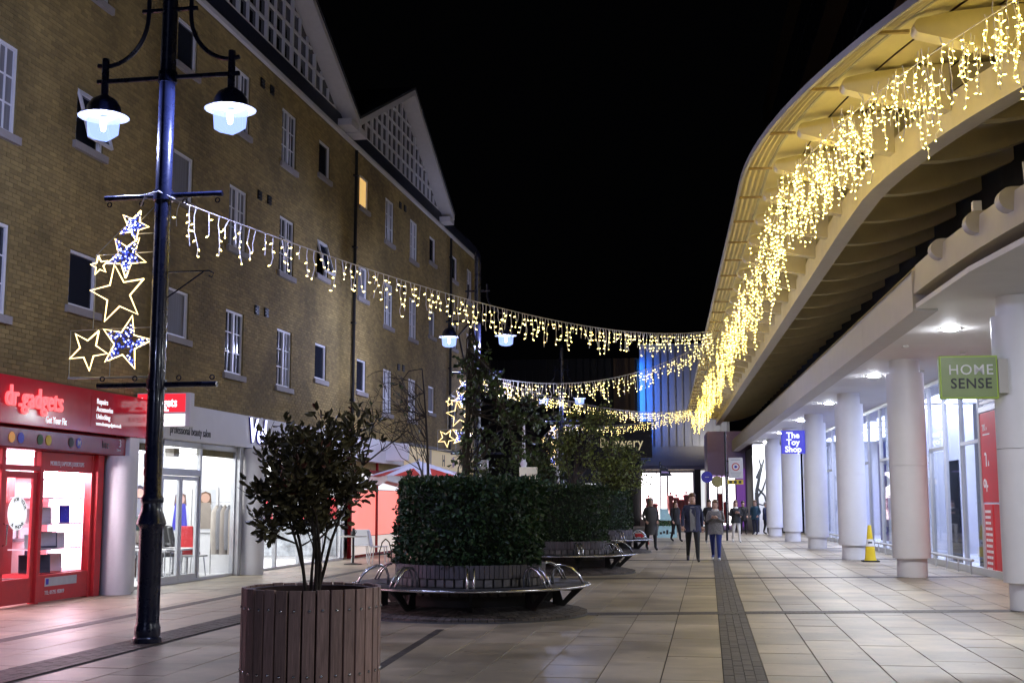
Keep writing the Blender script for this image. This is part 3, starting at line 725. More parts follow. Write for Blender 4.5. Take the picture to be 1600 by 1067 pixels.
# ------------------------------------------------------------------ the arcade on the other side
XX, ZZ = (1, 0, 0), (0, 0, 1)
ar = thing('arcade', 'white pillared shopping arcade with lit ceiling and glass shopfronts', 'arcade', (0, 0, 0), ARC)
CZ = 4.78
def off(a): return .022 * (22.8 - a) ** 2 if a < 22.8 else 0.
def offg(a): return min(2.4, .010 * (21 - a) ** 2) if a < 21 else 0.
for k in range(-4, 14):       # ceiling boards with shadow gaps
    a0 = 9 + k * 4.35; a1 = a0 + 4.34
    MB().prism([(4.12 + offg(a0), a0, CZ), (7.3, a0, CZ), (7.3, a1, CZ), (4.12 + offg(a1), a1, CZ)], (0, 0, 0), (0, 0, .08)).build('ceiling_panel', 'ceiling', ar)
MB().box(6.4, 6.6, 9, 70, CZ + .1, 9.5).box(7.3, 40, 9, 70, CZ + .12, 9.4).build('upper_wall', 'dark_wall', ar)
for a in (-1.8, 6.7, 15.1, 23.54, 32.1, 40.8, 49.2, 57.8, 66.0):  # the first two are out of view, added to light the planter
    d = MB().lathe([(.19, 0), (.19, -.012), (.15, -.012), (.15, -.004)], (5.24, a, CZ), 20).build('downlight', 'white_paint', ar)
    MB().lathe([(1e-4, -.035), (.08, -.03), (.13, -.016), (.15, -.004)], (5.24, a, CZ - .008), 20).build('downlight_lens', 'down', d)
for q in ((6.3, 27.2), (6.2, 31), (4.9, 26)): MB().box(q[0] - .05, q[0] + .05, q[1] - .05, q[1] + .05, CZ - .03, CZ).build('ceiling_sensor', 'grey_paint', ar)
# pillars
pb = MB().lathe([(.325, 0), (.325, .42)], (0, 0, 0), 32).mesh('pillar_base', 'white_paint', 40)
psl = MB().lathe([(.33, .41), (.405, .41), (.405, 2.42), (.33, 2.42), (.33, 2.428), (.405, 2.428), (.405, 4.47), (.33, 4.47)], (0, 0, 0), 40).mesh('pillar_sleeve', 'white_paint', 40)
pn = MB().lathe([(.325, 4.46), (.325, CZ)], (0, 0, 0), 32).mesh('pillar_neck', 'white_paint', 40)
wheres = ('with the green sign', 'nearest behind the green sign', 'beside the yellow cone', 'with the blue toy shop sign', 'just past the blue toy shop sign', 'by the tree mural')
for k in range(6):
    p = AP(5.48 if k == 0 else 5.36, 20.0 + 8.7 * k, 0)
    o = thing('pillar', 'fat white arcade pillar ' + wheres[k], 'pillar', p, 0, 'white arcade pillars')
    link('sleeve', psl, o); link('base', pb, o); link('neck', pn, o)
# long fascia box along the ceiling edge
MATF = 'grey_paint'
for k in range(12):
    a0 = 21.0 + k * 5.3; a1 = min(a0 + 5.29, 84)
    MB().prism([(4.10, a0, 4.74), (4.10, a0, 5.42), (4.5, a0, 5.42), (4.5, a0, 4.74)], (0, 0, 0), (0, a1 - a0, 0)).build('fascia_panel', MATF, ar)
    MB().prism([(4.06, a0, 5.38), (4.24, a0, 5.56), (4.5, a0, 5.56), (4.5, a0, 5.42), (4.10, a0, 5.42)], (0, 0, 0), (0, a1 - a0, 0)).build('fascia_lip', 'cream', ar)
def nose_prism(c, r, tail, a0, th):   # rounded end at c=(x,z) then a tail of points
    pr = [(c[0] + r * math.cos(t), a0, c[1] + r * math.sin(t)) for t in [R(90 + 22.5 * i) for i in range(9)]] + [(x, a0, z) for x, z in tail]
    return MB().prism(pr, (0, -th / 2, 0), (0, th / 2, 0))
seg = [12.0, 13.4, 14.8, 16.2, 17.5, 19.3, 21.0]
for i in range(len(seg) - 1):
    a0, a1 = seg[i], seg[i + 1]; o0, o1 = offg(a0), offg(a1)
    MB().add([(4.12 + o0, a0, 5.02), (4.42 + o0, a0, 5.02), (4.42 + o0, a0, 5.50), (4.16 + o0, a0, 5.50), (4.12 + o1, a1, 5.02), (4.42 + o1, a1, 5.02), (4.42 + o1, a1, 5.50), (4.16 + o1, a1, 5.50)],
             [(0, 1, 2, 3), (7, 6, 5, 4), (0, 4, 5, 1), (1, 5, 6, 2), (2, 6, 7, 3), (3, 7, 4, 0)]).build('edge_beam', MATF, ar)
    nose_prism((4.14 + o0, 5.40), .15, [(4.5 + o0, 5.05), (5.05 + o0, 4.80), (5.05 + o0, 5.2), (4.6 + o0, 5.56)], a0 - .12, .22).build('bracket', MATF, ar, smooth=40)
# shopfronts: frames, glass, rails and lit rooms
GX = 7.1
fr = MB(); gl = MB()
mull = [26.6, 29.4, 31.2, 33.0, 34.8, 36.6, 38.4, 40.2, 42.6, 45.0, 47.4, 49.8, 52.2, 54.6, 57, 59.4, 61.8, 64.2, 66]
for a in mull: fr.box(GX - .05, GX + .07, a - .016, a + .016, .16, 4.70)
fr.box(GX - .06, GX + .08, 26.6, 66, 4.68, CZ).box(GX - .06, GX + .08, 26.6, 66, 0, .16)
for i, a in enumerate(mull[1:-1]):
    if i % 2 == 0: fr.box(GX - .04, GX + .06, a + .016, mull[i + 2] - .016, 2.97, 3.05)
fr.build('shopfront_frame', 'alu', ar)
for i in range(1, len(mull) - 1): MB().box(GX, GX + .012, mull[i] + .036, mull[i + 1] - .036, .165, 4.675).build('shopfront_glass', 'glass_arcade', ar)
rl = MB().tube([(6.86, 29.6, .32), (6.86, 64, .32)], .035, 8)
a = 29.8
while a < 64: rl.tube([(6.86, a, 0), (6.86, a, .3)], .022, 6); a += 1.25
rl.build('base_rail', 'alu', ar, smooth=40)
MB().box(11.0, 11.1, 20, 66, 0, CZ).build('shop_back_wall', 'paper_grey', ar)
MB().box(10.9, 10.995, 28.2, 42, .2, 1.7).box(10.9, 10.995, 42.6, 66, .3, 2.6).build('wall_display', 'blue_panel', ar)
MB().box(GX + .1, 11, 20, 66, CZ - .06, CZ - .02).build('shop_ceiling', 'white_in', ar)
MB().box(GX + .1, 11, 20, 66, -.011, -.004).build('shop_floor', 'white_in', ar)
for a in (28.0, 42.3, 66): MB().box(GX + .1, 11, a - .08, a, 0, CZ).build('shop_party_wall', 'white_in', ar)
for k in range(9): MB().box(7.9, 10.4, 29 + 4.1 * k, 31.6 + 4.1 * k, CZ - .10, CZ - .07).build('shop_light_panel', 'shop_light_cool', ar)
def inside(name, lab, cat, x, a, w, d, h, c, z=0., grp=None):
    o = thing(name, lab, cat, AP(x, a, z), ARC, grp)
    MB().box(-d / 2, d / 2, -w / 2, w / 2, 0, h).build('board' if d < .2 else 'body', c, o, bevel=.01); return o
o = inside('window_banner', 'tall blue banner with white streak in the shop window by the cone', 'banner', 7.35, 43.6, 2.2, .03, 3.3, 'blue_panel', .35)
MB().add([(-.02, -.1, .5), (-.02, -.35, .45), (-.02, -.1, 2.0)], [(0, 1, 2)]).add([(-.02, .4, 2.55), (-.02, -.5, 2.55), (-.02, -.5, 2.63), (-.02, .4, 2.63)], [(0, 1, 2, 3)]).build('printed_streak', 'print_white', o)
o = inside('window_board', 'pale blue white display board behind the arcade glass beside the blue banner', 'display board', 7.5, 41.4, 1.0, .04, 2.9, 'paper_grey', .2)
o = inside('window_board', 'navy display board behind glass just past the second pillar', 'display board', 7.4, 33.6, 1.2, .04, 2.6, 'navy', .1)
o = inside('window_board', 'dark display board in the glass by the red hoarding', 'display board', 7.5, 31.3, .6, .04, 3.9, 'navy', .1)
o = inside('window_board', 'tall pale board standing in for a pillar reflection beside the red hoarding', 'display board', 7.5, 30.2, 1.1, .04, 4.0, 'paper_grey', .5)  # this board paints in the pillar mirrored by the glass
o = inside('window_board', 'violet display board low in the shop window near the red hoarding', 'display board', 8.3, 32.0, 1.4, .04, 1.5, 'blue_panel', .3)
for i, (a, c) in enumerate(((30.2, 'cloth_red'), (32.4, 'teal_pale'), (35.3, 'yellow'), (38., 'lilac'), (44.5, 'blue_panel'), (48.8, 'cloth_red'), (53.5, 'teal_pale'))):
    o = thing('display_shelf', 'stocked shelf unit inside the arcade shop with %s goods' % ('red', 'pale teal', 'yellow', 'lilac', 'blue', 'red and white', 'pale green')[i], 'shelf', AP(9.4, a, 0), ARC, 'shelves inside the arcade shops')
    MB().box(-.2, .25, -1., 1., 0, .1).box(.2, .25, -1, 1, .1, 2.2).build('frame', 'white_in', o)
    for z in (.6, 1.1, 1.6, 2.1): MB().box(-.2, .2, -1, 1, z, z + .03).build('shelf', 'alu', o)
    g = MB()
    for z in (.1, .63, 1.13, 1.63):
        for q in range(8):
            if rnd.random() < .85: g.mi(rnd.randrange(3)); h = rnd.uniform(.18, .38); g.box(-.15, .12, -.95 + .24 * q, -.95 + .24 * q + .18, z, z + h)
    g.build('stock', [c, 'print_white', 'laptop'], o, stuff=True)
# red hoarding with lettering
rh = thing('red_hoarding', 'red shop hoarding with white TK Maxx open as usual lettering', 'hoarding', AP(GX - .02, 0, 0), ARC)
MB().box(0, .06, 26.4, 29.32, 1.62, 3.6).build('upper_board', 'red_matt', rh, bevel=.01)
MB().box(0, .06, 28.55, 29.25, .06, 1.58).build('lower_board', 'red_matt', rh, bevel=.01)
MB().box(.02, .07, 26.4, 28.5, .06, 1.58).build('door_leaf', 'red_matt', rh, bevel=.01)
MB().box(-.02, .1, 29.32, 29.42, 0, 4.7).box(-.02, .1, 26.4, 29.32, 3.62, 3.74).build('frame', 'alu', rh)
for k in range(9): MB().box(.0, .05, 26.4, 29.3, 3.8 + k * .1, 3.86 + k * .1).build('louvre', 'white_paint', rh)
NX = (0, -1, 0)
text('lettering', 'TK Maxx', .42, 'print_white', rh, (-.006, 29.0, 2.42), NX, (0, .05, 1), offset=.012)
text('lettering', 'open as usual', .40, 'print_white', rh, (-.006, 29.2, 1.95), NX, (0, .05, 1), offset=.010)
text('lettering', 'TK Maxx', .20, 'print_white', rh, (-.006, 29.1, 3.2), NX, (0, .05, 1), offset=.004)
MB().box(-.005, 0, 28.5, 29.1, 3.10, 3.13).build('underline', 'print_white', rh)
bl = MB()
for k in range(11):
    y = 29.18
    for w in [rnd.uniform(.06, .16) for _ in range(4)]:
        if y - w < 28.62: break
        bl.box(-.004, 0, y - w, y, .14 + .125 * k, .20 + .125 * k); y -= w + .03
bl.build('printed_list', 'print_white', rh)
# hanging signs
hs = thing('green_sign', 'square green HOME SENSE sign fixed to the white pillar', 'sign', AP(0, 19.75, 0), ARC)
MB().box(4.20, 5.06, -.06, .06, 3.18, 3.84).build('sign_edge', 'green_edge', hs, bevel=.01)
MB().box(4.225, 5.035, -.067, -.06, 3.205, 3.815).build('sign_face', 'green_sign', hs)
MB().box(5.06, 5.2, -.1, .1, 3.26, 3.78).build('bracket', 'grey_paint', hs)
text('lettering', 'HOME', .22, 'print_white', hs, (4.66, -.070, 3.55), XX, ZZ, 'CENTER', offset=.0005, sx=1.02, spacing=1.1)
text('lettering', 'SENSE', .22, 'print_dark', hs, (4.66, -.070, 3.34), XX, ZZ, 'CENTER', offset=.003, sx=.96, spacing=1.1)
ts = thing('blue_sign', 'square blue The Toy Shop sign fixed to a white pillar', 'sign', AP(0, 45.9, 0), ARC)
MB().box(4.17, 5.0, -.05, .05, 3.37, 4.2).build('sign_face', glow('blue_lit', (.03, .03, .45), .9), ts, bevel=.01)
for t_, z in (('The', 3.93), ('Toy', 3.68), ('Shop', 3.43)): text('lettering', t_, .29, 'lit_soft', ts, (4.58, -.056, z), XX, ZZ, 'CENTER', offset=.010)

# ------------------------------------------------------------------ the canopy over the arcade edge
cn = thing('canopy', 'curved cream metal canopy with ribs and corrugated roof edge', 'canopy', (0, 0, 0), ARC)
step = 2.1
ribs = [11.25 + step * k for k in range(35)]
for i, a in enumerate(ribs[:-1]):
    a1 = ribs[i + 1]; sh = MB(); nseg = 4 if a < 22 else 1
    nw = 29
    vs = []
    for q in range(nseg + 1):
        aa = a - .06 + (a1 + .06 - a) * q / nseg
        for k in range(nw):
            t = k / (nw - 1); x = 1.48 + .46 * t + off(aa); z = 7.43 + .20 * t + .026 * math.sin(t * 4 * 2 * math.pi) + .02 * (1 - q / nseg)
            vs.append((x, aa, z))
    n0 = len(vs); vs2 = vs + [(x, y, z + .012) for x, y, z in vs]
    fs = []
    for q in range(nseg):
        for k in range(nw - 1):
            p = q * nw + k; fs.append((p, p + 1, p + nw + 1, p + nw)); fs.append((n0 + p, n0 + p + nw, n0 + p + nw + 1, n0 + p + 1))
    for q in range(nseg): fs += [(q * nw, (q + 1) * nw, n0 + (q + 1) * nw, n0 + q * nw)]
    for k in range(nw - 1): fs += [(k, n0 + k, n0 + k + 1, k + 1)]
    sh.add(vs2, fs).build('roof_sheet', 'cream', cn)
    MB().box(1.46 + off(a), 1.92 + off(a), a - .05, a + .01, 7.41, 7.445).build('sheet_edge', 'cream_rust', cn)
    # edge trim and deck
    e = MB()
    for q in range(nseg):
        p0 = a + step * q / nseg; p1 = a + step * (q + 1) / nseg
        for (xa, xb, za, zb) in ((1.44, 1.49, 7.39, 7.49),):
            e.add([(xa + off(p0), p0, za), (xb + off(p0), p0, za), (xb + off(p0), p0, zb), (xa + off(p0), p0, zb), (xa + off(p1), p1, za), (xb + off(p1), p1, za), (xb + off(p1), p1, zb), (xa + off(p1), p1, zb)],
                  [(0, 1, 2, 3), (7, 6, 5, 4), (0, 4, 5, 1), (1, 5, 6, 2), (2, 6, 7, 3), (3, 7, 4, 0)])
    e.build('edge_trim', 'grey_paint', cn)
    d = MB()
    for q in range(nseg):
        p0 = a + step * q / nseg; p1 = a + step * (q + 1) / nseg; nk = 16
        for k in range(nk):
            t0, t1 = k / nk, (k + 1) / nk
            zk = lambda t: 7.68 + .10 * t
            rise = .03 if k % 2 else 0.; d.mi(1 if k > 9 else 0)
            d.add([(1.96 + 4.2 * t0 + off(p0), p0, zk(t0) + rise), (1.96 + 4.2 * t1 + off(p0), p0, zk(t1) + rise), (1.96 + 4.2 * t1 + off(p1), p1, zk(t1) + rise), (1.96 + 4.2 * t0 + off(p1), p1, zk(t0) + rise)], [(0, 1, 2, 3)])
    d.build('roof_deck', ['cream', 'deck_shade'], cn)
    MB().tube([(1.94 + off(a + step * q / nseg), a + step * q / nseg, 7.62) for q in range(nseg + 1)], .035, 6).build('gutter_channel', 'grey_paint', cn)
for a in ribs:
    o_ = off(a)
    r_ = nose_prism((2.06 + o_, 7.46), .10, [(2.7 + o_, 7.17), (3.42 + o_, 7.02), (3.42 + o_, 7.70), (2.4 + o_, 7.62)], a, .26)
    r_.build('rib', 'cream', cn, smooth=40)
    tail = [(3.68 + o_, 6.88)] + [(3.68 + o_ + 2.3 * t, 6.88 - .05 * math.sin(t * 3.1) + .55 * t ** 1.8) for t in (.2, .4, .6, .8, 1.)] + [(5.98 + o_, 7.72), (3.68 + o_, 7.70)]
    MB().prism([(x, a, z) for x, z in tail], (0, -.10, 0), (0, .10, 0)).build('rib_tail', 'cream', cn)
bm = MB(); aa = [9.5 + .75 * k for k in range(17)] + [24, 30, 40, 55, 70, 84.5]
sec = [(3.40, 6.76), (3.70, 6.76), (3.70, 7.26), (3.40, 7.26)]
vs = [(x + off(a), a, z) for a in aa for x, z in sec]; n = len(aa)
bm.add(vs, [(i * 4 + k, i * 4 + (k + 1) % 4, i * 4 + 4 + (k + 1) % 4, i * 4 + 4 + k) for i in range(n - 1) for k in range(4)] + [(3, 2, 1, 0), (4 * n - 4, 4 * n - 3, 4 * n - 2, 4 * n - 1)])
bm.m = [1 if (i % 4 == 0 and i < 4 * (n - 1)) else 0 for i in range(len(bm.f))]; bm.build('beam', ['cream', 'soffit'], cn)  # underside faces take the soffit colour to imitate light from below
cbl = MB()
cbl.tube([(5.0, 17.6, 6.3), (5.05, 17.7, 5.9), (4.9, 17.8, 5.75), (4.6, 18.0, 5.6)], .015, 6).box(4.55, 4.67, 18.6, 18.72, 5.75, 6.0)
cbl.build('junction_cable', 'white_paint', cn)

# ------------------------------------------------------------------ dark tower above the arcade, far end of the street
tw = thing('tower_block', 'tall dark brown block with window bands behind the canopy', 'building', (0, 0, 0), ARC)
MB().box(9, 24, 40, 108, 9.6, 36).build('wall', 'tower_brown', tw)
for z0, z1 in ((28.2, 32.7), (20.5, 25.0), (13.0, 17.4)):
    b_ = MB().box(8.93, 9.0, 40, 108, z0, z1).build('window_band', 'tower_glass', tw)
    m_ = MB()
    for k in range(34): m_.box(8.9, 8.93, 40 + 2 * k, 40.08 + 2 * k, z0, z1)
    m_.box(8.9, 8.93, 40, 108, (z0 + z1) / 2, (z0 + z1) / 2 + .08).build('mullion', 'iron_black', b_)
fe = thing('end_shop', 'pale metal clad shop closing the street with bright window', 'building', AP(0, 90, 0), ARC)
MB().box(-1.7, 4.6, .25, 8, 0, 12.9).build('wall', 'beige', fe); MB().box(-14, -1.72, .26, 8, 0, 11.9).build('side_wall', 'dark_wall', fe)
def clad(x0, x1, z0, z1, m_, nm):
    c = MB(); n_ = max(1, int((x1 - x0) / .5)); d = (x1 - x0) / n_
    for k in range(n_): c.box(x0 + d * k, x0 + d * k + d * .72, .0, .25, z0, z1).box(x0 + d * k + d * .72, x0 + d * (k + 1), .16, .25, z0, z1)
    c.build(nm, m_, fe)
clad(-1.72, 4.6, 5.62, 13, 'light_clad', 'cladding'); clad(-3.6, -1.76, 5.62, 12, 'brown_clad', 'brown_cladding'); clad(-14, -3.64, 5.62, 12, 'dark_wall', 'dark_cladding')
MB().box(-1.7, 4.6, 0, .25, 4.25, 5.6).build('fascia', 'beige', fe); MB().box(-2.0, 4.6, -.1, .25, 3.98, 4.22).build('fascia_trim', 'stone', fe)
MB().box(-1.7, 2.0, .0, .1, .5, 3.8).build('window_back', 'lit_white', fe)
wf = MB()
for x in (-1.75, .15, 2.0): wf.box(x - .06, x + .06, -.06, .02, 0, 3.95)
wf.box(-1.7, 1.95, -.05, .02, 3.75, 3.95).box(-1.7, 1.95, -.05, .05, 0, .5).build('window_frame', 'grey_paint', fe)
MB().box(2.06, 2.5, -.08, .2, 0, 4.2).build('doorway', 'iron_black', fe); MB().box(2.5, 3.6, -.02, .2, 0, 3.9).build('door_glass', 'lit_soft', fe)
for x, h in ((-1.2, 1.5), (-.75, 1.1), (.35, 1.7), (.75, 1.55), (1.1, 1.4), (1.45, 1.75)):
    m_ = thing('mannequin', 'red clothed mannequin in the far bright window, %d cm wide stance' % int(30 + h * 20), 'mannequin', AP(x, 89.93, .5), ARC, 'mannequins in the far shop window')
    m_['label'] = 'red clothed mannequin in the bright window at the end of the street'
    MB().lathe([(.10, 0), (.13, h * .35), (.22, h * .55), (.17, h * .72), (.25, h * .95), (.06, h)], (0, -.12, 0), 10).build('garment', 'garment_red', m_, smooth=60)
    if h > 1.45: MB().ball((0, -.12, h + .1), .09, 8).build('head', 'garment_red', m_, smooth=True)
bs = thing('brewery_sign', 'black sign board with pale Brewery lettering beyond the trees', 'sign', AP(0, 88, 0), ARC)
MB().box(-6.2, -.88, 0, .3, 4.75, 7.3).build('board', 'iron_black', bs)
text('lettering', 'Brewery', .98, 'letter_cream', bs, (-4.55, -.01, 5.5), XX, ZZ, sx=.9)
bs2 = MB().box(-14, -6.2, .0, 1, 0, 9).build('dark_front', 'dark_wall', fe)
cs_ = thing('corner_shop', 'lilac fronted corner shop beside the tree mural', 'shop', AP(0, 78, 0), ARC)
MB().box(2.6, 5.6, .1, 6, 0, 6).build('wall', 'lilac', cs_); MB().box(2.6, 4.2, 0, .1, 3.3, 4.2).build('fascia', 'lilac', cs_)
MB().box(2.7, 4.25, .02, .1, .3, 3.2).build('window_glass', 'lit_white', cs_)
MB().box(4.3, 4.85, .0, .1, .2, 3.7).build('purple_panel', 'lit_purple', cs_)
w_ = MB()
for x in (2.65, 3.15, 3.45, 3.8, 4.27): w_.box(x - .04, x + .04, -.04, .03, 0, 3.3)
w_.build('window_frame', 'iron_black', cs_)
MB().box(3.2, 3.42, -.01, .02, .3, 2.2).box(3.5, 3.75, -.01, .02, .4, 1.7).build('red_display', 'red_matt', cs_)
MB().box(4.9, 5.7, -7, .1, 0, 4.75).build('dark_entry', 'dark_wall', cs_)
tm = thing('tree_mural', 'white wall panel painted with a bare black tree', 'mural', AP(0, 67.5, 0), ARC)
MB().box(4.62, 5.62, 0, .2, 0, 4.72).build('panel', 'lit_soft' if False else 'white_paint', tm)
tt = MB()
def strokes(pts, w0, w1):
    for i in range(len(pts) - 1):
        (xa, za), (xb, zb) = pts[i], pts[i + 1]; L = math.hypot(xb - xa, zb - za); nx, nz = -(zb - za) / L, (xb - xa) / L
        wa = w0 + (w1 - w0) * i / (len(pts) - 1); wb_ = w0 + (w1 - w0) * (i + 1) / (len(pts) - 1)
        y = -.004 - .0003 * rnd.random()
        tt.add([(xa + nx * wa, y, za + nz * wa), (xa - nx * wa, y, za - nz * wa), (xb - nx * wb_, y, zb - nz * wb_), (xb + nx * wb_, y, zb + nz * wb_)], [(0, 1, 2, 3)])
strokes([(4.75, .1), (4.8, 1.0), (4.78, 2.2), (4.95, 3.0), (5.2, 3.9)], .13, .05); strokes([(4.8, 1.9), (5.1, 2.3), (5.3, 2.9), (5.45, 3.2)], .06, .02)
strokes([(4.82, 2.4), (5.2, 2.0), (5.35, 1.2), (5.5, .7)], .06, .02); strokes([(4.8, 2.9), (5.05, 3.5), (4.95, 3.9)], .08, .04); strokes([(4.78, 1.6), (5.1, 1.5), (5.5, 1.9)], .04, .015)
tt.build('painted_tree', 'print_dark', tm)
text('lettering', 'CD', .46, 'print_dark', tm, (4.72, -.012, 4.05), XX, ZZ, shear=.35, offset=-.008)
# ------------------------------------------------------------------ street lamps
M['lamp_bulb'] = glow('lamp_bulb', (.8, .86, 1.), 14., False)
def make_lamp(label):
    o = thing('street_lamp', label, 'street lamp', (-6.77, 13.85, 0), 0, 'twin headed street lamps down the middle of the street')
    MB().lathe([(.165, 0), (.165, .05), (.145, .07), (.15, .10), (.15, .17), (.138, .20), (.132, .24), (.132, 1.30), (.14, 1.32), (.175, 1.36), (.165, 1.40), (.125, 1.52), (.12, 1.60), (.135, 1.62), (.135, 1.66), (.105, 1.70), (.10, 2.95), (.098, 5.5), (.092, 8.6), (.10, 8.62), (.06, 8.8), (1e-4, 8.85)], (0, 0, 0), 22).build('pole', 'iron', o, smooth=40)
    for z in (5.30, 3.0):
        c = MB().tube([(-.76, 0, z), (.76, 0, z)], .034, 10).lathe([(.12, z - .06), (.12, z + .06)], (0, 0, 0), 18)
        for x in (-.70, -.28, .28, .70):
            zz = z - .06 if z > 5 else z + .06
            c.tube([(x + .028 * math.cos(t), 0, zz + (.02 if z < 5 else -.02) + .028 * math.sin(t)) for t in [k * math.pi / 5 for k in range(11)]], .008, 5)
        c.build('crossbar', 'iron', o, smooth=40)
    for s in (-1, 1):
        a = MB().tube([(0, 0, 6.79), (s * .93, 0, 6.79)], .03, 10).lathe([(.115, 6.72), (.115, 6.86)], (0, 0, 0), 18)
        pts = [(s * (.28 + .55 * (1 - math.cos(t))), 0, 7.60 - .62 * math.sin(t)) for t in [k * math.pi / 20 for k in range(11)]]
        a.tube([(s * .28, 0, 7.85), *pts, (s * .93, 0, 7.0)], .028, 8).tube([(0, 0, 7.66), (s * .36, 0, 7.66)], .03, 8)
        a.build('arm', 'iron', o, smooth=40)
        l = MB().lathe([(.045, 7.08), (.045, 6.62), (.07, 6.60), (.15, 6.55), (.20, 6.47), (.215, 6.37), (.215, 6.36)], (s * .83, 0, 0), 24).build('lantern', 'iron', o, smooth=40)
        MB().lathe([(.215, 6.372), (.31, 6.345), (.31, 6.335), (.20, 6.355)], (s * .83, 0, 0), 28).build('brim', 'brim_grey', l, smooth=40)
        g = MB(); x = s * .83; h0, h1 = .175, .145
        rot = lambda w, z: [(x + w * 1.414 * math.cos(k * math.pi / 2 + .12), w * 1.414 * math.sin(k * math.pi / 2 + .12), z) for k in range(4)]
        g.add(rot(.155, 6.352) + rot(.152, 6.33) + rot(.138, 6.10) + rot(.085, 6.055), [(i * 4 + k, i * 4 + (k + 1) % 4, i * 4 + 4 + (k + 1) % 4, i * 4 + 4 + k) for i in range(3) for k in range(4)] + [(15, 14, 13, 12)])
        g.build('lantern_glass', 'lantern', l)
        MB().lathe([(1e-4, 6.33), (.035, 6.32), (.04, 6.25), (.03, 6.17), (1e-4, 6.15)], (x, 0, 0), 12).build('lamp_bulb', 'lamp_bulb', l, smooth=True)
        pl_ = bpy.data.lights.new('lantern_light', 'POINT'); pl_.energy = LANTERN; pl_.color = (.52, .58, 1.); pl_.shadow_soft_size = .05
        po = bpy.data.objects.new('lantern_light', pl_); COL.objects.link(po); po.parent = l; po.location = (x, 0, 6.10)
    return o
L1 = make_lamp('black twin headed street lamp standing in front of the beauty salon')
b_ = MB().tube([(.1, 0, 4.36), (.62, 0, 4.36), (.68, 0, 4.33), (.66, 0, 4.28), (.62, 0, 4.30)], .009, 6).tube([(.1, 0, 4.05), (.55, 0, 4.35)], .009, 6).build('hanging_bracket', 'iron', L1)
LP = [(-6.77, 13.85), (-7.19, 34.75), (-7.74, 56.4)]
dup(L1, (*LP[1], 0), 0, 'black twin headed street lamp rising behind the first round planter')
dup(L1, (-6.0, -9.05, 0), 0, 'unseen black twin headed street lamp added behind the viewer to light the foreground')  # extra copy out of view, added to light the foreground
dup(L1, (*LP[2], 0), 0, 'black twin headed street lamp far down the street by the trees')
# star motifs hung on the lamps
def star_pts(cx, cz, r, rot, inner=.42):
    return [(cx + rr * math.cos(t), 0, cz + rr * math.sin(t)) for k in range(10) for t, rr in [(R(rot + 36 * k), r if k % 2 == 0 else r * inner)]]
def make_motif(label):
    o = thing('star_motif', label, 'christmas light', (LP[0][0], LP[0][1], 0), 0, 'star light motifs on the street lamps')
    stars = [(-.37, 4.95, .20, 62, 1), (-.44, 4.57, .27, 60, 1), (-.80, 4.47, .12, 80, 0), (-.53, 4.11, .37, 32, 0), (-.42, 3.51, .34, 70, 1), (-.89, 3.44, .26, 54, 0)]
    rots = (65, -90, 100, 28, 5, 60)
    for i, (x, z, r, rot, fill) in enumerate(stars):
        p = star_pts(x, z, r, rots[i]); y = -.02 * (i % 2)
        p = [(a, y, c) for a, _, c in p]
        s = MB().tube(p + [p[0]], .0095, 6, cap=False).build('star', 'tube', o)
        if fill:
            t = MB(); q = MB(); q2 = MB(); c = Vector((x, y, z))
            n_ = 80 if r > .25 else 50
            for k in range(n_):
                i0 = rnd.randrange(10); a_ = Vector(p[i0]); b2 = Vector(p[(i0 + 1) % 10]); u = math.sqrt(rnd.random()); v = rnd.random()
                w = c.lerp(a_.lerp(b2, v), u * .93) + Vector((0, rnd.uniform(-.015, .015), 0))
                d = Vector((rnd.uniform(-1, 1), rnd.uniform(-.5, .5), rnd.uniform(-1, 1))).normalized()
                t.tube([w - d * .035, w + d * .035], .010, 4)
                e = w + Vector((0, -.02, 0)); rr = .011
                (q if rnd.random() < .5 else q2).add([e + Vector(v_) * rr for v_ in ((1, 0, 0), (-1, 0, 0), (0, 1, 0), (0, -1, 0), (0, 0, 1), (0, 0, -1))], [(0, 2, 4), (2, 1, 4), (1, 3, 4), (3, 0, 4), (2, 0, 5), (1, 2, 5), (3, 1, 5), (0, 3, 5)])
            t.build('tinsel', 'tinsel', s, stuff=True); q.build('led', 'led_blue', s, stuff=True); q2.build('led_white', 'led_white', s, stuff=True)
    f = MB()
    f.tube([(-1.16, .02, 3.10), (-.12, .02, 3.10)], .014, 6).tube([(-.12, .02, 3.10), (-.06, .02, 3.25)], .014, 6)
    for pts in ([(-1.15, 3.1), (-1.15, 3.68), (-.10, 3.70)], [(-.86, 3.70), (-.86, 4.60), (-.50, 4.95)], [(-.62, 3.1), (-.62, 3.7)], [(-.86, 4.60), (-.1, 4.62)], [(-.3, 5.0), (-.1, 5.2)], [(-.4, 4.85), (-.1, 4.85)]):
        f.tube([(x, .02, z) for x, z in pts], .006, 5)
    f.build('support_frame', 'alu', o)
    return o
m1 = make_motif('cluster of six glowing stars hung on the lamp by the red shop')
dup(m1, (*LP[1], 0), 0, 'cluster of glowing stars on the lamp behind the first round planter')
dup(m1, (*LP[2], 0), 0, 'cluster of glowing stars on the far lamp by the trees')
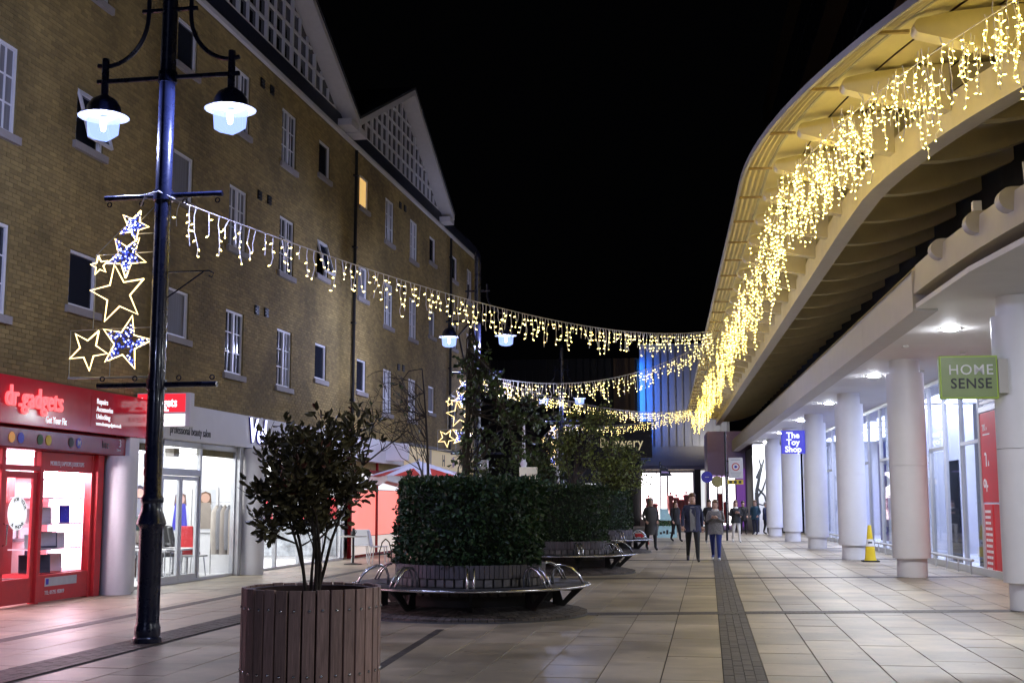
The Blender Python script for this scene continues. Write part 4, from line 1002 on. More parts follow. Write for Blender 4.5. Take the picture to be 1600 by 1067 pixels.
# light strings
BW = ((1, 0), (-.5, .87), (-.5, -.87))
def add_bulb(q, p, d, L=.05, r=.012):
    d = d.normalized(); a = d.orthogonal().normalized(); b = d.cross(a)
    e0, e1 = p, p + d * L; m_ = p + d * L * .55
    q.add([e0, e1] + [m_ + (a * x + b * y) * r for x, y in BW], [(0, 3, 2), (0, 4, 3), (0, 2, 4), (1, 2, 3), (1, 3, 4), (1, 4, 2)])
def icicles(name, label, path, spacing, lo, hi, cable, bulb_gap=.085, wire=.0055, group=None, bL=.05, bR=.011, prob=.88, bm='bulb', jit=0.):
    o = thing(name, label, 'string lights', path[0], 0, group); O = Vector(path[0])
    P = [Vector(p) - O for p in path]
    c = MB().tube(P, .009, 5) if cable else None
    if c: c.build('cable', 'cable_white', o)
    w = MB(); q = MB(); acc = 0.
    for i in range(len(P) - 1):
        seg_ = P[i + 1] - P[i]; L = seg_.length
        while acc < L:
            p = P[i] + seg_ * (acc / L) + Vector((rnd.uniform(-.5, 1) * jit, 0, 0)); n_ = max(2, int(rnd.uniform(lo, hi) / bulb_gap)); pts = [p.copy()]
            dx, dy = 0., 0.
            for k in range(n_):
                dx += rnd.uniform(-.024, .024); dy += rnd.uniform(-.024, .024)
                if rnd.random() < .08: dx += rnd.uniform(-.05, .05); dy += rnd.uniform(-.05, .05)
                pts.append(p + Vector((dx, dy, -bulb_gap * (k + 1))))
            w.tube(pts, wire, 3, cap=False)
            for k in range(1, n_ + 1):
                if rnd.random() < prob:
                    t = rnd.uniform(0, 6.28); add_bulb(q, pts[k], Vector((math.cos(t), math.sin(t), rnd.uniform(-1.2, .5))), bL, bR)
            acc += (spacing(p + O) if callable(spacing) else spacing) * rnd.uniform(.6, 1.4)
        acc -= L
    w.build('wire', 'cable_white', o, stuff=True); q.build('bulbs', bm, o, stuff=True)
    return o
def catenary(a, b, sag, n=60, skew=1.0):
    a = Vector(a); b = Vector(b)
    return [a.lerp(b, t) - Vector((0, 0, 4 * sag * t * (1 - t))) for t in [i / n for i in range(n + 1)]]
E1 = AP(1.66, 41.0, 7.2); E2 = AP(1.66, 43.0, 7.2); E3 = AP(1.66, 75.5, 7.25); E4 = AP(1.66, 77.5, 7.2)
ST = dict(bulb_gap=.10, wire=.0075, prob=.66, bm='bulb_string', bL=.055, bR=.013)
g_ = 'icicle light strings across the street'
icicles('light_string', 'icicle light string from the front lamp sweeping up to the canopy', catenary((-6.55, 13.85, 5.22), E1, .62), .19, .2, .66, True, group=g_, **ST)
icicles('light_string', 'icicle light string straight across from the second lamp to the canopy', catenary((LP[1][0] + .1, LP[1][1], 5.22), E2, .75), .11, .25, .75, True, group=g_, **ST)
icicles('light_string', 'long icicle light string from the second lamp towards the far canopy end', catenary((LP[1][0] + .1, LP[1][1], 5.2), E3, .55), .26, .3, .6, True, group=g_, **ST)
icicles('light_string', 'icicle light string from the far lamp across to the canopy end', catenary((LP[2][0] + .1, LP[2][1], 5.15), E4, .35), .22, .3, .55, True, group=g_, **ST)
hook = MB().tube([(-6.77 - .28, 13.83, 5.18), (-6.77 - .18, 13.75, 5.30), (-6.77, 13.72, 5.33), (-6.65, 13.80, 5.27), (-6.55, 13.85, 5.22)], .009, 6)
hw = hook.build('power_cable', 'cable_white'); tag(hw, 'white power cable looped round the front lamp post', 'cable')
path = [AP(2.22 + off(a), a, 7.16) for a in [11.6 + .3 * k for k in range(40)]] + [AP(2.22 - .004 * (a - 24), a, 7.16) for a in range(24, 85, 3)]
icicles('light_string', 'dense icicle lights hanging all along the edge of the canopy', path, .0 or (lambda p: .062 if p.length < 24 else .11 if p.length < 30 else .15 if p.length < 45 else .22), .3, 1.02, True, bulb_gap=.095, jit=.55, wire=.0075, group='icicle light strings across the street', bL=.05, bR=.0085)
# blue floodlight washing the far cladding
fl = thing('flood_light', 'blue flood light washing the metal cladding at the street end', 'light', AP(-1.95, 89.3, 9.3), ARC)
MB().box(-.1, .06, -.12, .12, -2.9, 2.5).build('housing', 'iron_black', fl)
la = bpy.data.lights.new('blue_flood', 'AREA'); la.energy = 230; la.color = (.01, .17, 1.); la.shape = 'RECTANGLE'; la.size = .25; la.size_y = 5.5
lo = bpy.data.objects.new('blue_flood', la); COL.objects.link(lo); lo.parent = fl; lw_ = bpy.data.lights.new('added_white_flood', 'SPOT'); lw_.energy = 500; lw_.color = (1., .95, .9); lw_.spot_size = R(150); lw_.spot_blend = .8; lw_.shadow_soft_size = .15
fl2 = thing('flood_light', 'added white flood light that brightens the pale metal cladding', 'light', AP(3.0, 86.2, 5.0), ARC)  # lamp, housing and arm added to whiten the cladding
MB().box(-.15, .15, -.1, .1, -.08, .08).box(-.03, .03, .1, 3.7, -.03, .03).build('housing', 'iron_black', fl2)
lo2 = bpy.data.objects.new('added_white_flood', lw_); COL.objects.link(lo2); lo2.parent = fl2; lo2.location = (0, .05, .15); lo2.rotation_euler = (R(150), 0, 0)
lo.location = (.1, 0, -.3); lo.rotation_euler = (R(90), 0, R(-65))
rnd.seed(11)
# ------------------------------------------------------------------ wooden planter with its shrub
PX, PY = -3.32, 9.62
wp = thing('wooden_planter', 'round planter of upright reddish timber boards with steel bolts', 'planter', (PX, PY, 0))
NB = 32; RB = .53
bw = 2 * math.pi * RB / NB - .013
board = MB().box(-.014, .014, -bw / 2, bw / 2, .02, .95)
board_me = board.mesh('board', 'wood')
bolt_me = MB().lathe([(.013, 0), (.013, .004), (.008, .009), (1e-4, .010)], (0, 0, 0), 8).mesh('bolt', 'steel', True)
for k in range(NB):
    a = 2 * math.pi * (k + .5) / NB
    bo = link('board', board_me, wp, Matrix.Rotation(a, 4, 'Z') @ Matrix.Translation((RB + rnd.uniform(-.003, .003), 0, rnd.uniform(-.006, .004))), bevel=.004)
    for z in (.80, .32): link('bolt', bolt_me, bo, Matrix.Translation((.014, rnd.uniform(-.006, .006), z)) @ Matrix.Rotation(R(90), 4, 'Y'))
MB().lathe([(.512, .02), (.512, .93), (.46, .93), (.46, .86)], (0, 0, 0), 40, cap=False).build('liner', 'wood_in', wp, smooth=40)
MB().lathe([(.46, .84), (.25, .88), (1e-4, .90)], (0, 0, 0), 30).build('soil', 'soil', wp, smooth=True)
sh = thing('shrub', 'bushy dark reddish leaved shrub growing in the timber planter', 'shrub', (PX, PY, .88))
st = MB(); tips = []
def grow(p, d, r, L, lev, mb, tips, spread, nmin, nmax):
    pts = [p]; q = p.copy(); dd = d.normalized(); n_ = 5
    for i in range(n_):
        dd = (dd + Vector((rnd.uniform(-.16, .16), rnd.uniform(-.16, .16), rnd.uniform(-.02, .12)))).normalized(); q = q + dd * (L / n_); pts.append(q.copy())
    mb.tube(pts, [r * (1 - .5 * i / n_) for i in range(n_ + 1)], 5 if lev else 7)
    if lev >= 2: tips.append((q, dd)); tips.append((pts[3], dd)); return
    for k in range(rnd.randint(nmin, nmax)):
        b = pts[rnd.randint(2, n_)]; e = Vector((rnd.uniform(-1, 1), rnd.uniform(-1, 1), rnd.uniform(-.25, .6))).normalized()
        grow(b, (dd * (1 - spread) + e * spread), r * .5, L * rnd.uniform(.32, .52), lev + 1, mb, tips, spread, nmin, nmax)
    tips.append((q, dd))
for k in range(7):
    a = k * .9 + rnd.uniform(-.2, .2); rr = rnd.uniform(.01, .07)
    grow(Vector((rr * math.cos(a), rr * math.sin(a), 0)), Vector((math.cos(a) * rnd.uniform(.06, .27), math.sin(a) * rnd.uniform(.06, .27), 1)), rnd.uniform(.011, .018), rnd.uniform(.85, 1.1), 0, st, tips, .62, 6, 8)
st.build('stem', 'bark', sh, smooth=60)
def leaf_mesh(name, L, w, m_, fold=.25):
    b = MB(); z = w * fold
    b.add([(0, 0, 0), (L * .35, w * .5, z), (L * .75, w * .38, z), (L, 0, -z * .6), (L * .75, -w * .38, z), (L * .35, -w * .5, z), (L * .5, 0, 0)],
          [(0, 6, 1), (1, 6, 2), (2, 6, 3), (3, 6, 4), (4, 6, 5), (5, 6, 0)])
    return b.mesh(name, m_)
lv = [leaf_mesh('leaf', .078, .036, 'leaf_red'), leaf_mesh('leaf', .066, .032, 'leaf_red'), leaf_mesh('leaf', .09, .040, 'leaf_red'), leaf_mesh('leaf', .06, .026, 'leaf_bud')]
def leaf_m(p, d, tilt):
    d = d.normalized(); x = d; y = d.cross(Vector((rnd.uniform(-1, 1), rnd.uniform(-1, 1), rnd.uniform(-.3, 1)))).normalized()
    return frame_m(p, x, y)
LF = []
rnd.shuffle(tips)
for p, d in tips:
    if p.z < .2 or (p.x ** 2 + p.y ** 2) > (.20 + .38 * math.sin(math.pi * min(1, max(0, (p.z - .1) / 1.75))) ** .7 + .04 * math.sin(9 * p.z) + .05 * math.sin(3 * math.atan2(p.y, p.x))) ** 2 or p.z > 1.68: continue
    for k in range(rnd.randint(3, 6)):
        e = Vector((rnd.uniform(-1, 1), rnd.uniform(-1, 1), rnd.uniform(-.6, .9)))
        LF.append((p + e * .035, (d * .5 + e)))
LF.sort(key=lambda q: q[0].y)
for i, (p, d) in enumerate(LF[:300]): link('leaf', lv[rnd.choice((0, 0, 1, 1, 2, 3))], sh, leaf_m(p, d, 0))
rest = MB()
for p, d in LF[300:]:
    me = lv[rnd.choice((0, 1, 2))]; q = leaf_m(p, d, 0); rest.add([q @ v.co for v in me.vertices], [tuple(f.vertices) for f in me.polygons])
rest.build('leaf_mass', 'leaf_red', sh, stuff=True)

# ------------------------------------------------------------------ round brick planters with bench rings and hedges
def round_planter(label):
    o = thing('round_planter', label, 'planter', (0, 0, 0), 0, 'round brick planters down the street')
    MB().lathe([(1.74, 0), (1.70, .035), (1.55, .07), (1.08, .15), (1.05, .15)], (0, 0, 0), 64).build('mound', 'joint', o, smooth=50)
    s_me = MB().box(-.05, .05, -.042, .042, -.03, .012).mesh('mound_brick', 'plinth_brick')
    pl = []
    for r, z in ((1.67, .045), (1.56, .068), (1.45, .09), (1.34, .108), (1.23, .127), (1.13, .142)):
        n = int(2 * math.pi * r / .095)
        for k in range(n):
            a = 2 * math.pi * k / n
            pl.append((-math.cos(a - R(260)), Matrix.Rotation(a, 4, 'Z') @ Matrix.Translation((r, 0, z + rnd.uniform(-.003, .004))) @ Matrix.Rotation(R(9), 4, 'Y')))
    pl.sort(key=lambda q: q[0]); pieces(o, 'mound_brick', s_me, [q[1] for q in pl], 240)
    MB().lathe([(1.07, .1), (1.07, .70), (.92, .70), (.92, .5)], (0, 0, 0), 64).build('planter_wall', 'joint', o, smooth=50)
    c_me = MB().box(-.03, .03, -.062, .062, -.058, .058); c_me.v = [(x * (1 if abs(x) < 0 else 1), y * (.84 if x > 0 else 1), z * (.84 if x > 0 else 1)) for x, y, z in c_me.v]; c_me = c_me.mesh('cobble', 'cobble')
    d_me = MB().box(-.03, .03, -.031, .031, -.09, .09).mesh('soldier_brick', 'soldier')
    n = 50
    for zr in (.23, .36, .49):
        for k in range(n): link('cobble', c_me, o, Matrix.Rotation(2 * math.pi * (k + .5 * (zr == .36)) / n, 4, 'Z') @ Matrix.Translation((1.072, 0, zr)) @ Matrix.Rotation(rnd.uniform(-.06, .06), 4, 'X')) if zr > .3 else None
    n = 98
    for k in range(n): link('soldier_brick', d_me, o, Matrix.Rotation(2 * math.pi * k / n, 4, 'Z') @ Matrix.Translation((1.078 + rnd.uniform(-.003, .003), 0, .645)))
    MB().lathe([(.93, .64), (1e-4, .70)], (0, 0, 0), 30).build('soil', 'soil', o)
    return o
def bench_ring(label):
    o = thing('bench_ring', label, 'bench', (0, 0, 0), 0, 'ring benches round the planters')
    MB().lathe([(1.20, .40), (1.20, .43), (1.72, .445), (1.74, .43), (1.74, .405), (1.20, .40)], (0, 0, 0), 72).build('seat', 'seat_metal', o, smooth=40)
    MB().tube([(1.755 * math.cos(t), 1.755 * math.sin(t), .425) for t in [2 * math.pi * k / 72 for k in range(73)]], .018, 8).build('seat_rim', 'steel', o, smooth=True)
    st_ = MB().add([(1.22, .02, .40), (1.70, .02, .40), (1.36, .02, .09), (1.22, .02, .09), (1.22, -.02, .40), (1.70, -.02, .40), (1.36, -.02, .09), (1.22, -.02, .09),
                    (1.33, .02, .34), (1.50, .02, .34), (1.37, .02, .2), (1.33, -.02, .34), (1.50, -.02, .34), (1.37, -.02, .2)],
                   [(0, 1, 9, 8), (1, 2, 10, 9), (2, 3, 0, 8, 10), (5, 4, 11, 12), (6, 5, 12, 13), (4, 7, 6, 13, 11), (0, 4, 5, 1), (1, 5, 6, 2), (2, 6, 7, 3), (3, 7, 4, 0), (8, 9, 12, 11), (9, 10, 13, 12), (10, 8, 11, 13)]).mesh('support', 'iron_black')
    hoop = MB()
    for e in (-.045, .045):
        pts = [(1.22, e, .43), (1.22, e, .56), (1.25, e, .65), (1.31, e, .70), (1.39, e, .705), (1.50, e, .66), (1.60, e, .57), (1.68, e, .43)]
        hoop.tube([Vector(p) for p in pts], .016, 8)
    hoop = hoop.mesh('armrest_hoop', 'steel', True)
    for k in range(9):
        a = R(-90 + 24 + 40 * k - 12)
        link('support', st_, o, Matrix.Rotation(a, 4, 'Z')); link('armrest_hoop', hoop, o, Matrix.Rotation(a, 4, 'Z'))
        b_ = MB().box(1.2, 1.74, -.004, .004, .444, .449); link('seat_joint', b_.mesh('seat_joint', 'black'), o, Matrix.Rotation(a + R(1), 4, 'Z'))
    return o
def leaf_cloud(mb, n, fn, L, w):
    for _ in range(n):
        p, nrm = fn()
        d = (nrm * .6 + Vector((rnd.uniform(-1, 1), rnd.uniform(-1, 1), rnd.uniform(-1, 1)))).normalized()
        s_ = d.cross(Vector((rnd.uniform(-1, 1), rnd.uniform(-1, 1), rnd.uniform(-1, 1)))).normalized(); l = L * rnd.uniform(.7, 1.25)
        up = d.cross(s_) * (w * .18)
        mb.add([p, p + d * l * .5 + s_ * w * .5 + up, p + d * l, p + d * l * .5 - s_ * w * .5 + up], [(0, 1, 2), (0, 2, 3)])
def hedge(label, x, y, r, z0, z1, n, seed):
    rnd.seed(seed)
    o = thing('hedge', label, 'hedge', (x, y, 0), 0, 'clipped round hedges in the planters')
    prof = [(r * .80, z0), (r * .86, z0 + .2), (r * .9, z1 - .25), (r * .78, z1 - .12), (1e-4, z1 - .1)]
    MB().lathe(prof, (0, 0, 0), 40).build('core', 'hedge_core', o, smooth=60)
    ph_ = [rnd.uniform(0, 6.28) for _ in range(6)]
    def bump(a, z): return 1 + .05 * math.sin(5 * a + ph_[0] + 3 * z) + .03 * math.sin(11 * a + ph_[1] - 5 * z) + .02 * math.sin(23 * a + ph_[2] + 9 * z)
    def fn():
        if rnd.random() < .24:
            a = rnd.uniform(0, 6.28); rr = r * math.sqrt(rnd.random()) * .98
            return Vector((rr * math.cos(a), rr * math.sin(a), z1 - .08 + rnd.uniform(-.05, .07) + .03 * math.sin(7 * a + rr * 9))), Vector((0, 0, 1))
        a = rnd.uniform(0, 6.28); z = rnd.uniform(z0 + .02, z1 - .02); rr = r * bump(a, z) * (1 - .14 * rnd.random() ** 1.6) * (.97 if z > z1 - .15 else 1)
        return Vector((rr * math.cos(a), rr * math.sin(a), z)), Vector((math.cos(a), math.sin(a), .2))
    mb = MB(); leaf_cloud(mb, n, fn, .085, .05); mb.build('foliage', 'leaf_hedge', o, stuff=True)
    sh_ = MB(); mb2 = MB()
    for k in range(90):
        p, n_ = fn(); e = p + n_ * rnd.uniform(.02, .10) + Vector((rnd.uniform(-.05, .05), rnd.uniform(-.05, .05), rnd.uniform(.02, .10))); sh_.tube([p - n_ * .12, e], .004, 4)
        leaf_cloud(mb2, 7, lambda: (p.lerp(e, rnd.uniform(.2, 1)), n_), .075, .04)
    sh_.build('twig', 'bark', o, stuff=True); mb2.build('stray_leaves', 'leaf_hedge', o, stuff=True)
PL = [(-3.89, 18.36), (-4.07, 29.6), (-4.5, 41.8)]
rp = round_planter('large round brick planter nearest the timber planter')
br = bench_ring('dark ring bench with steel hoops round the nearest brick planter')
for i, (x, y) in enumerate(PL):
    if i == 0: rp.location = (x, y, 0); br.location = (x, y, 0)
    else:
        dup(rp, (x, y, 0), R(7 * i), ('', 'second round brick planter along the street', 'farthest round brick planter with the yellow green tree')[i])
        dup(br, (x, y, 0), R(11 * i), ('', 'dark ring bench round the second brick planter', 'dark ring bench round the farthest brick planter')[i])
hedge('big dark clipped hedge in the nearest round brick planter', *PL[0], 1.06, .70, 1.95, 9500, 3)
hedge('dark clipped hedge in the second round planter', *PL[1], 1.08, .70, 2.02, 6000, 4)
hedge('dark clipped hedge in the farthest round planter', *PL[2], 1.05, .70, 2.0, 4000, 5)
rnd.seed(77)
# ------------------------------------------------------------------ trees
def tree(label, x, y, h, r0, lean, levels, crown, nleaf, L, w, m_, twigs=40, seed=1, z0=0.):
    rnd.seed(seed)
    o = thing('tree', label, 'tree', (x, y, z0))
    t = MB(); pts = []; q = Vector((0, 0, 0)); n_ = 8
    for i in range(n_ + 1): pts.append(q.copy()); q = q + Vector((lean[0] / n_ + rnd.uniform(-.03, .03), lean[1] / n_ + rnd.uniform(-.03, .03), h / n_))
    t.tube(pts, [r0 * (1 - .75 * i / n_) for i in range(n_ + 1)], 8).build('trunk', 'bark', o, smooth=60)
    b = MB(); tp = []
    for k in range(levels):
        i = rnd.randint(n_ // 2 - 1, n_); c = rnd.choice(crown)
        tgt = Vector(c[:3]) + Vector((rnd.uniform(-1, 1), rnd.uniform(-1, 1), rnd.uniform(-.8, .8))) * c[3] * .9
        p = pts[i]; d = tgt - p; mid = p + d * .5 + Vector((rnd.uniform(-.1, .1), rnd.uniform(-.1, .1), .12))
        pth = [p]; L_ = d.length
        for q_ in range(1, 7):
            t_ = q_ / 6; pth.append(p.lerp(tgt, t_) + Vector((0, 0, .22 * L_ * t_ * (1 - t_))) + Vector((rnd.uniform(-1, 1), rnd.uniform(-1, 1), rnd.uniform(-1, 1))) * .055 * L_ * (.3 if q_ == 6 else 1))
        b.tube(pth, [max(.004, r0 * .26 * (1 - .86 * q_ / 6)) for q_ in range(7)], 5)
        for q_ in range(7):
            i_ = rnd.randint(2, 5); u = pth[i_].lerp(pth[i_ + 1], rnd.random()); dr = (pth[i_ + 1] - pth[i_]).normalized()
            e = u + (dr * .8 + Vector((rnd.uniform(-1, 1), rnd.uniform(-1, 1), rnd.uniform(-.5, .8)))) * rnd.uniform(.2, .42)
            m1_ = u.lerp(e, .5) + Vector((rnd.uniform(-1, 1), rnd.uniform(-1, 1), 1)) * .03
            b.tube([u, m1_, e], [.008, .006, .003], 4); tp.append((u, e))
            e2 = m1_ + (e - u) * .4 + Vector((rnd.uniform(-1, 1), rnd.uniform(-1, 1), rnd.uniform(-.6, .6))) * .16
            b.tube([m1_, m1_.lerp(e2, .5) + Vector((0, 0, .015)), e2], [.005, .004, .002], 3); tp.append((m1_, e2))
    b.build('branch', 'bark', o, smooth=60)
    mb = MB()
    for _ in range(nleaf):
        u, e = rnd.choice(tp); p = u.lerp(e, rnd.uniform(.3, 1.1)) + Vector((rnd.uniform(-1, 1), rnd.uniform(-1, 1), rnd.uniform(-1, .7))) * .13
        leaf_cloud(mb, 1, lambda: (p, Vector((0, 0, -.5))), L, w)
    mb.build('crown', m_, o, stuff=True)
tree('sparse half bare tree beside the second lamp post', -7.05, 32.3, 6.4, .13, (.2, .0), 34, [(1.2, 0, 3.1, .9), (1.9, .3, 4.0, .7), (.6, 0, 5.0, .7), (.1, .1, 2.4, .4), (2.2, .2, 2.9, .6)], 1000, .17, .12, 'leaf_fig', seed=21)
tree('leafless twigs of a slim tree in front of the cream shop', -7.9, 32.6, 5.2, .06, (-.3, 0), 26, [(-1.2, 0, 3.9, .8), (-1.9, 0, 4.3, .5), (-1.0, 0, 4.8, .6)], 14, .17, .12, 'leaf_fig', seed=8)
tree('yellow green leafy tree growing from the farthest planter', -4.3, 41.9, 3.2, .09, (.3, 0), 46, [(.5, 0, 2.9, .75), (1.1, 0, 2.7, .65), (-.1, .1, 2.5, .6), (.5, .2, 3.4, .5), (.9, -.2, 2.2, .5)], 2600, .11, .075, 'leaf_tree', seed=31)
tree('tall loose tree with green leaves under the far light strings', -5.9, 44.0, 4.6, .09, (.5, 0), 30, [(.6, 0, 4.5, .8), (1.3, 0, 4.8, .5), (-.3, 0, 4.1, .6), (.2, 0, 3.4, .6)], 1500, .13, .09, 'leaf_tree', seed=33)
tree('dark leafy tree by the star lights beyond the second planter', -7.0, 46.5, 4.2, .09, (.2, 0), 30, [(-.8, 0, 3.4, .9), (.3, 0, 3.3, .9), (.1, 0, 2.6, .7), (-1.5, 0, 2.9, .7)], 1700, .14, .10, 'leaf_fig', seed=36)
rnd.seed(5)
# ------------------------------------------------------------------ people
def skin_body(name, joints, edges, parent, mats, pick, root=0, sub=2):
    me = bpy.data.meshes.new(name); me.from_pydata([j[0] for j in joints], edges, [])
    o = bpy.data.objects.new(name, me); COL.objects.link(o)
    o.modifiers.new('skin', 'SKIN').use_smooth_shade = True
    for i, v in enumerate(me.skin_vertices[0].data):
        r = joints[i][1]; v.radius = r if isinstance(r, tuple) else (r, r); v.use_root = (i == root)
    s_ = o.modifiers.new('sub', 'SUBSURF'); s_.levels = sub; s_.render_levels = sub
    new = bpy.data.meshes.new_from_object(o.evaluated_get(bpy.context.evaluated_depsgraph_get()))
    bpy.data.objects.remove(o); new.materials.clear()
    for m_ in mats: new.materials.append(M[m_])
    for p in new.polygons: p.material_index = pick(p.center); p.use_smooth = True
    return new
def person(label, x, y, h, face, coat, legs, shoe, hair, stride=.22, armpose='swing', coat_len=.50, scarf=None, hair_long=False, bag=None, inner=None):
    # face: heading in degrees, 0 = walking towards -Y (the camera)
    k = h / 1.75; fat = 1.13
    o = thing('person', label, 'person', (x, y, 0), R(face), None)
    J = []; E = []
    def j(p, r): J.append((Vector(p) * k, (r[0] * k * fat, r[1] * k * fat) if isinstance(r, tuple) else r * k * fat)); return len(J) - 1
    pel = j((0, 0, .93), (.155, .11)); wai = j((0, -.005, 1.08), (.14, .10)); che = j((0, 0, 1.27), (.175, .115)); nek = j((0, .005, 1.45), (.06, .06)); E += [(pel, wai), (wai, che), (che, nek)]
    hd0 = j((0, -.015, 1.55), (.072, .085)); hd1 = j((0, -.015, 1.66), (.075, .09)); hd2 = j((0, -.01, 1.72), (.045, .055)); E += [(nek, hd0), (hd0, hd1), (hd1, hd2)]
    hands = []
    for s in (-1, 1):
        st_ = stride * s
        hp = j((s * .10, 0, .88), .10); kn = j((s * .105, -.03 - st_ * .55, .50), .062); an = j((s * .11, -st_ + (.05 if st_ < 0 else 0), .10 + (.05 if st_ < 0 else 0)), .04); to = j((s * .125, -st_ - .15, .045 + (.0 if st_ > 0 else .01)), (.042, .035))
        E += [(pel, hp), (hp, kn), (kn, an), (an, to)]
        sh_ = j((s * .19, .01, 1.40), .062)
        E += [(che, sh_)]
        if armpose == 'swing': el = j((s * .25, .04 + st_ * .35, 1.13), .045); wr = j((s * .26, -.03 + st_ * .7, .90), .030)
        elif armpose == 'phone' : el = j((s * .25, -.03, 1.13), .047); wr = j((s * .07, -.26, 1.25), .032)
        else: el = j((s * .26, .06, 1.14), .047); wr = j((s * .20, -.12, .98), .034)
        E += [(sh_, el), (el, wr)]; hands.append((J[el][0], J[wr][0], s))
    zl = coat_len * 1.75 * k
    def pick(c):
        if c.z > 1.475 * k: return 0
        if c.z < .10 * k: return 3
        for el, wr, s in hands:
            if (c - wr).length < .03 * k: return 0
        if c.z < .93 * k and abs(c.x) < .2 * k: return 2
        return 1
    body = skin_body('body', J, E, o, ['skin', coat, legs, shoe], pick)
    # five-fingered hands become part of the same mesh
    hb = MB()
    for el, wr, s in hands:
        d = (wr - el).normalized(); a = d.cross(Vector((0, 1, .3))).normalized(); n_ = d.cross(a).normalized()
        hb.obox(wr + d * .05 * k, d * .045 * k, a * .036 * k, n_ * .014 * k)
        for q in range(4):
            b0 = wr + d * .09 * k + a * (.027 - .018 * q) * k; L_ = (.06, .07, .066, .05)[q] * k
            hb.tube([b0, b0 + d * L_ * .5 + n_ * .006 * k, b0 + d * L_ * .85 + n_ * .022 * k], [.009 * k, .008 * k, .006 * k], 5)
        b0 = wr + d * .03 * k + a * .035 * k; hb.tube([b0, b0 + (d * .5 + a * .5) * .05 * k, b0 + (d * .9 + a * .3) * .075 * k], [.011 * k, .009 * k, .007 * k], 5)
    # face: nose, ears
    hb.add([Vector(p) * k for p in ((-.014, -.098, 1.585), (.014, -.098, 1.585), (0, -.125, 1.595), (0, -.097, 1.64))], [(0, 1, 2), (0, 2, 3), (1, 3, 2)])
    for s in (-1, 1): hb.ball(Vector((s * .082, .0, 1.60)) * k, .028 * k, 6, .4, .7, 1.)
    bmx = bmesh.new(); bmx.from_mesh(body); hm = hb.mesh('hands', 'skin', True); bmx.from_mesh(hm); bmx.to_mesh(body); bmx.free()
    link('body', body, o)
    ey = MB()
    for s in (-1, 1): ey.ball(Vector((s * .033, -.092, 1.625)) * k, .011 * k, 6)
    ey.box(-.024 * k, .024 * k, -.099 * k, -.09 * k, 1.552 * k, 1.56 * k); ey.build('face_features', 'hair_dark', o)
    hr = MB(); prof = [(.092, 1.62), (.099, 1.67), (.088, 1.73), (.05, 1.765), (1e-4, 1.775)]
    hr.lathe([(r * k, z * k) for r, z in prof], (0, .008 * k, 0), 16, R(-35), R(215))
    hr.lathe([(r * k, z * k) for r, z in prof[1:]], (0, .008 * k, .012 * k), 16)
    if hair_long: hr.lathe([(.08 * k, 1.36 * k), (.105 * k, 1.45 * k), (.10 * k, 1.66 * k)], (0, .015 * k, 0), 14, R(-20), R(200))
    else: hr.lathe([(.085 * k, 1.54 * k), (.095 * k, 1.66 * k)], (0, .012 * k, 0), 14, R(10), R(170))
    hr.build('hair', hair, o, smooth=True)
    # coat skirt and shoulders, open collar
    cz = zl
    ct = MB(); n = 22
    prof = [(.20 + .03 * (1 - coat_len), cz), (.192, 1.0 * k / k), (.185, 1.1), (.205, 1.28), (.19, 1.39), (.10, 1.455)]
    vs = []
    for r, z in prof:
        zz = z if z == cz else z * k
        for q in range(n):
            t = 2 * math.pi * q / n; fold = 1 + .035 * math.sin(5 * t + z * 9)
            vs.append((r * k * 1.05 * math.cos(t) * fold, r * k * .80 * math.sin(t) * fold, zz + .012 * math.sin(3 * t) * (z == cz)))
    ct.add(vs, [(i * n + q, i * n + (q + 1) % n, i * n + n + (q + 1) % n, i * n + n + q) for i in range(len(prof) - 1) for q in range(n)])
    ct.build('coat', coat, o, smooth=True)
    if inner: MB().add([Vector(p) * k for p in ((-.06, -.166, .80), (.07, -.166, .82), (.075, -.176, 1.28), (.05, -.13, 1.42), (-.05, -.13, 1.42), (-.075, -.176, 1.28))], [(0, 1, 2, 3, 4, 5)]).build('shirt_front', inner, o)
    if scarf: MB().lathe([(.075 * k, 1.40 * k), (.11 * k, 1.43 * k), (.105 * k, 1.48 * k), (.07 * k, 1.51 * k)], (0, 0, 0), 14).build('scarf', scarf, o, smooth=True)
    return o
person('man striding in a dark open jacket and grey shirt towards the camera', -1.19, 35.0, 1.86, 5, 'cloth_navy', 'cloth_black', 'shoe', 'hair_brown', .30, 'swing', .44, inner='cloth_grey')
person('woman in a furry grey coat and blue jeans walking along the dark strip', -.58, 35.9, 1.68, -4, 'cloth_fur', 'cloth_jean', 'shoe_white', 'hair_brown', .26, 'phone', .44, scarf='cloth_white', hair_long=True)
person('person in a long charcoal coat walking past the far planter', -2.87, 43.2, 1.76, 20, 'cloth_coat', 'cloth_black', 'shoe', 'hair_grey', .14, 'pocket', .30)
person('person in white trousers and a black top by the parking sign', -.02, 52.2, 1.70, 15, 'cloth_black', 'cloth_white', 'shoe_white', 'hair_brown', .12, 'phone', .47, hair_long=True, scarf='cloth_white')
person('woman all in black in front of the bright far shop', -2.5, 53.2, 1.68, 40, 'cloth_black', 'cloth_black', 'shoe', 'hair_brown', .16, 'swing', .42, hair_long=True)
person('person in a dark coat half hidden behind the striding man', -1.05, 50.5, 1.72, 10, 'cloth_black', 'cloth_coat', 'shoe_white', 'hair_dark', .16, 'swing', .45)
person('person in a navy jacket standing against the tree mural', .95, 65.2, 1.74, -25, 'cloth_teal', 'cloth_navy', 'shoe', 'hair_brown', .05, 'pocket', .45)
person('shorter person in dark clothes facing the one by the mural', 1.5, 65.9, 1.66, 60, 'cloth_navy', 'cloth_black', 'shoe', 'hair_grey', .05, 'phone', .46)
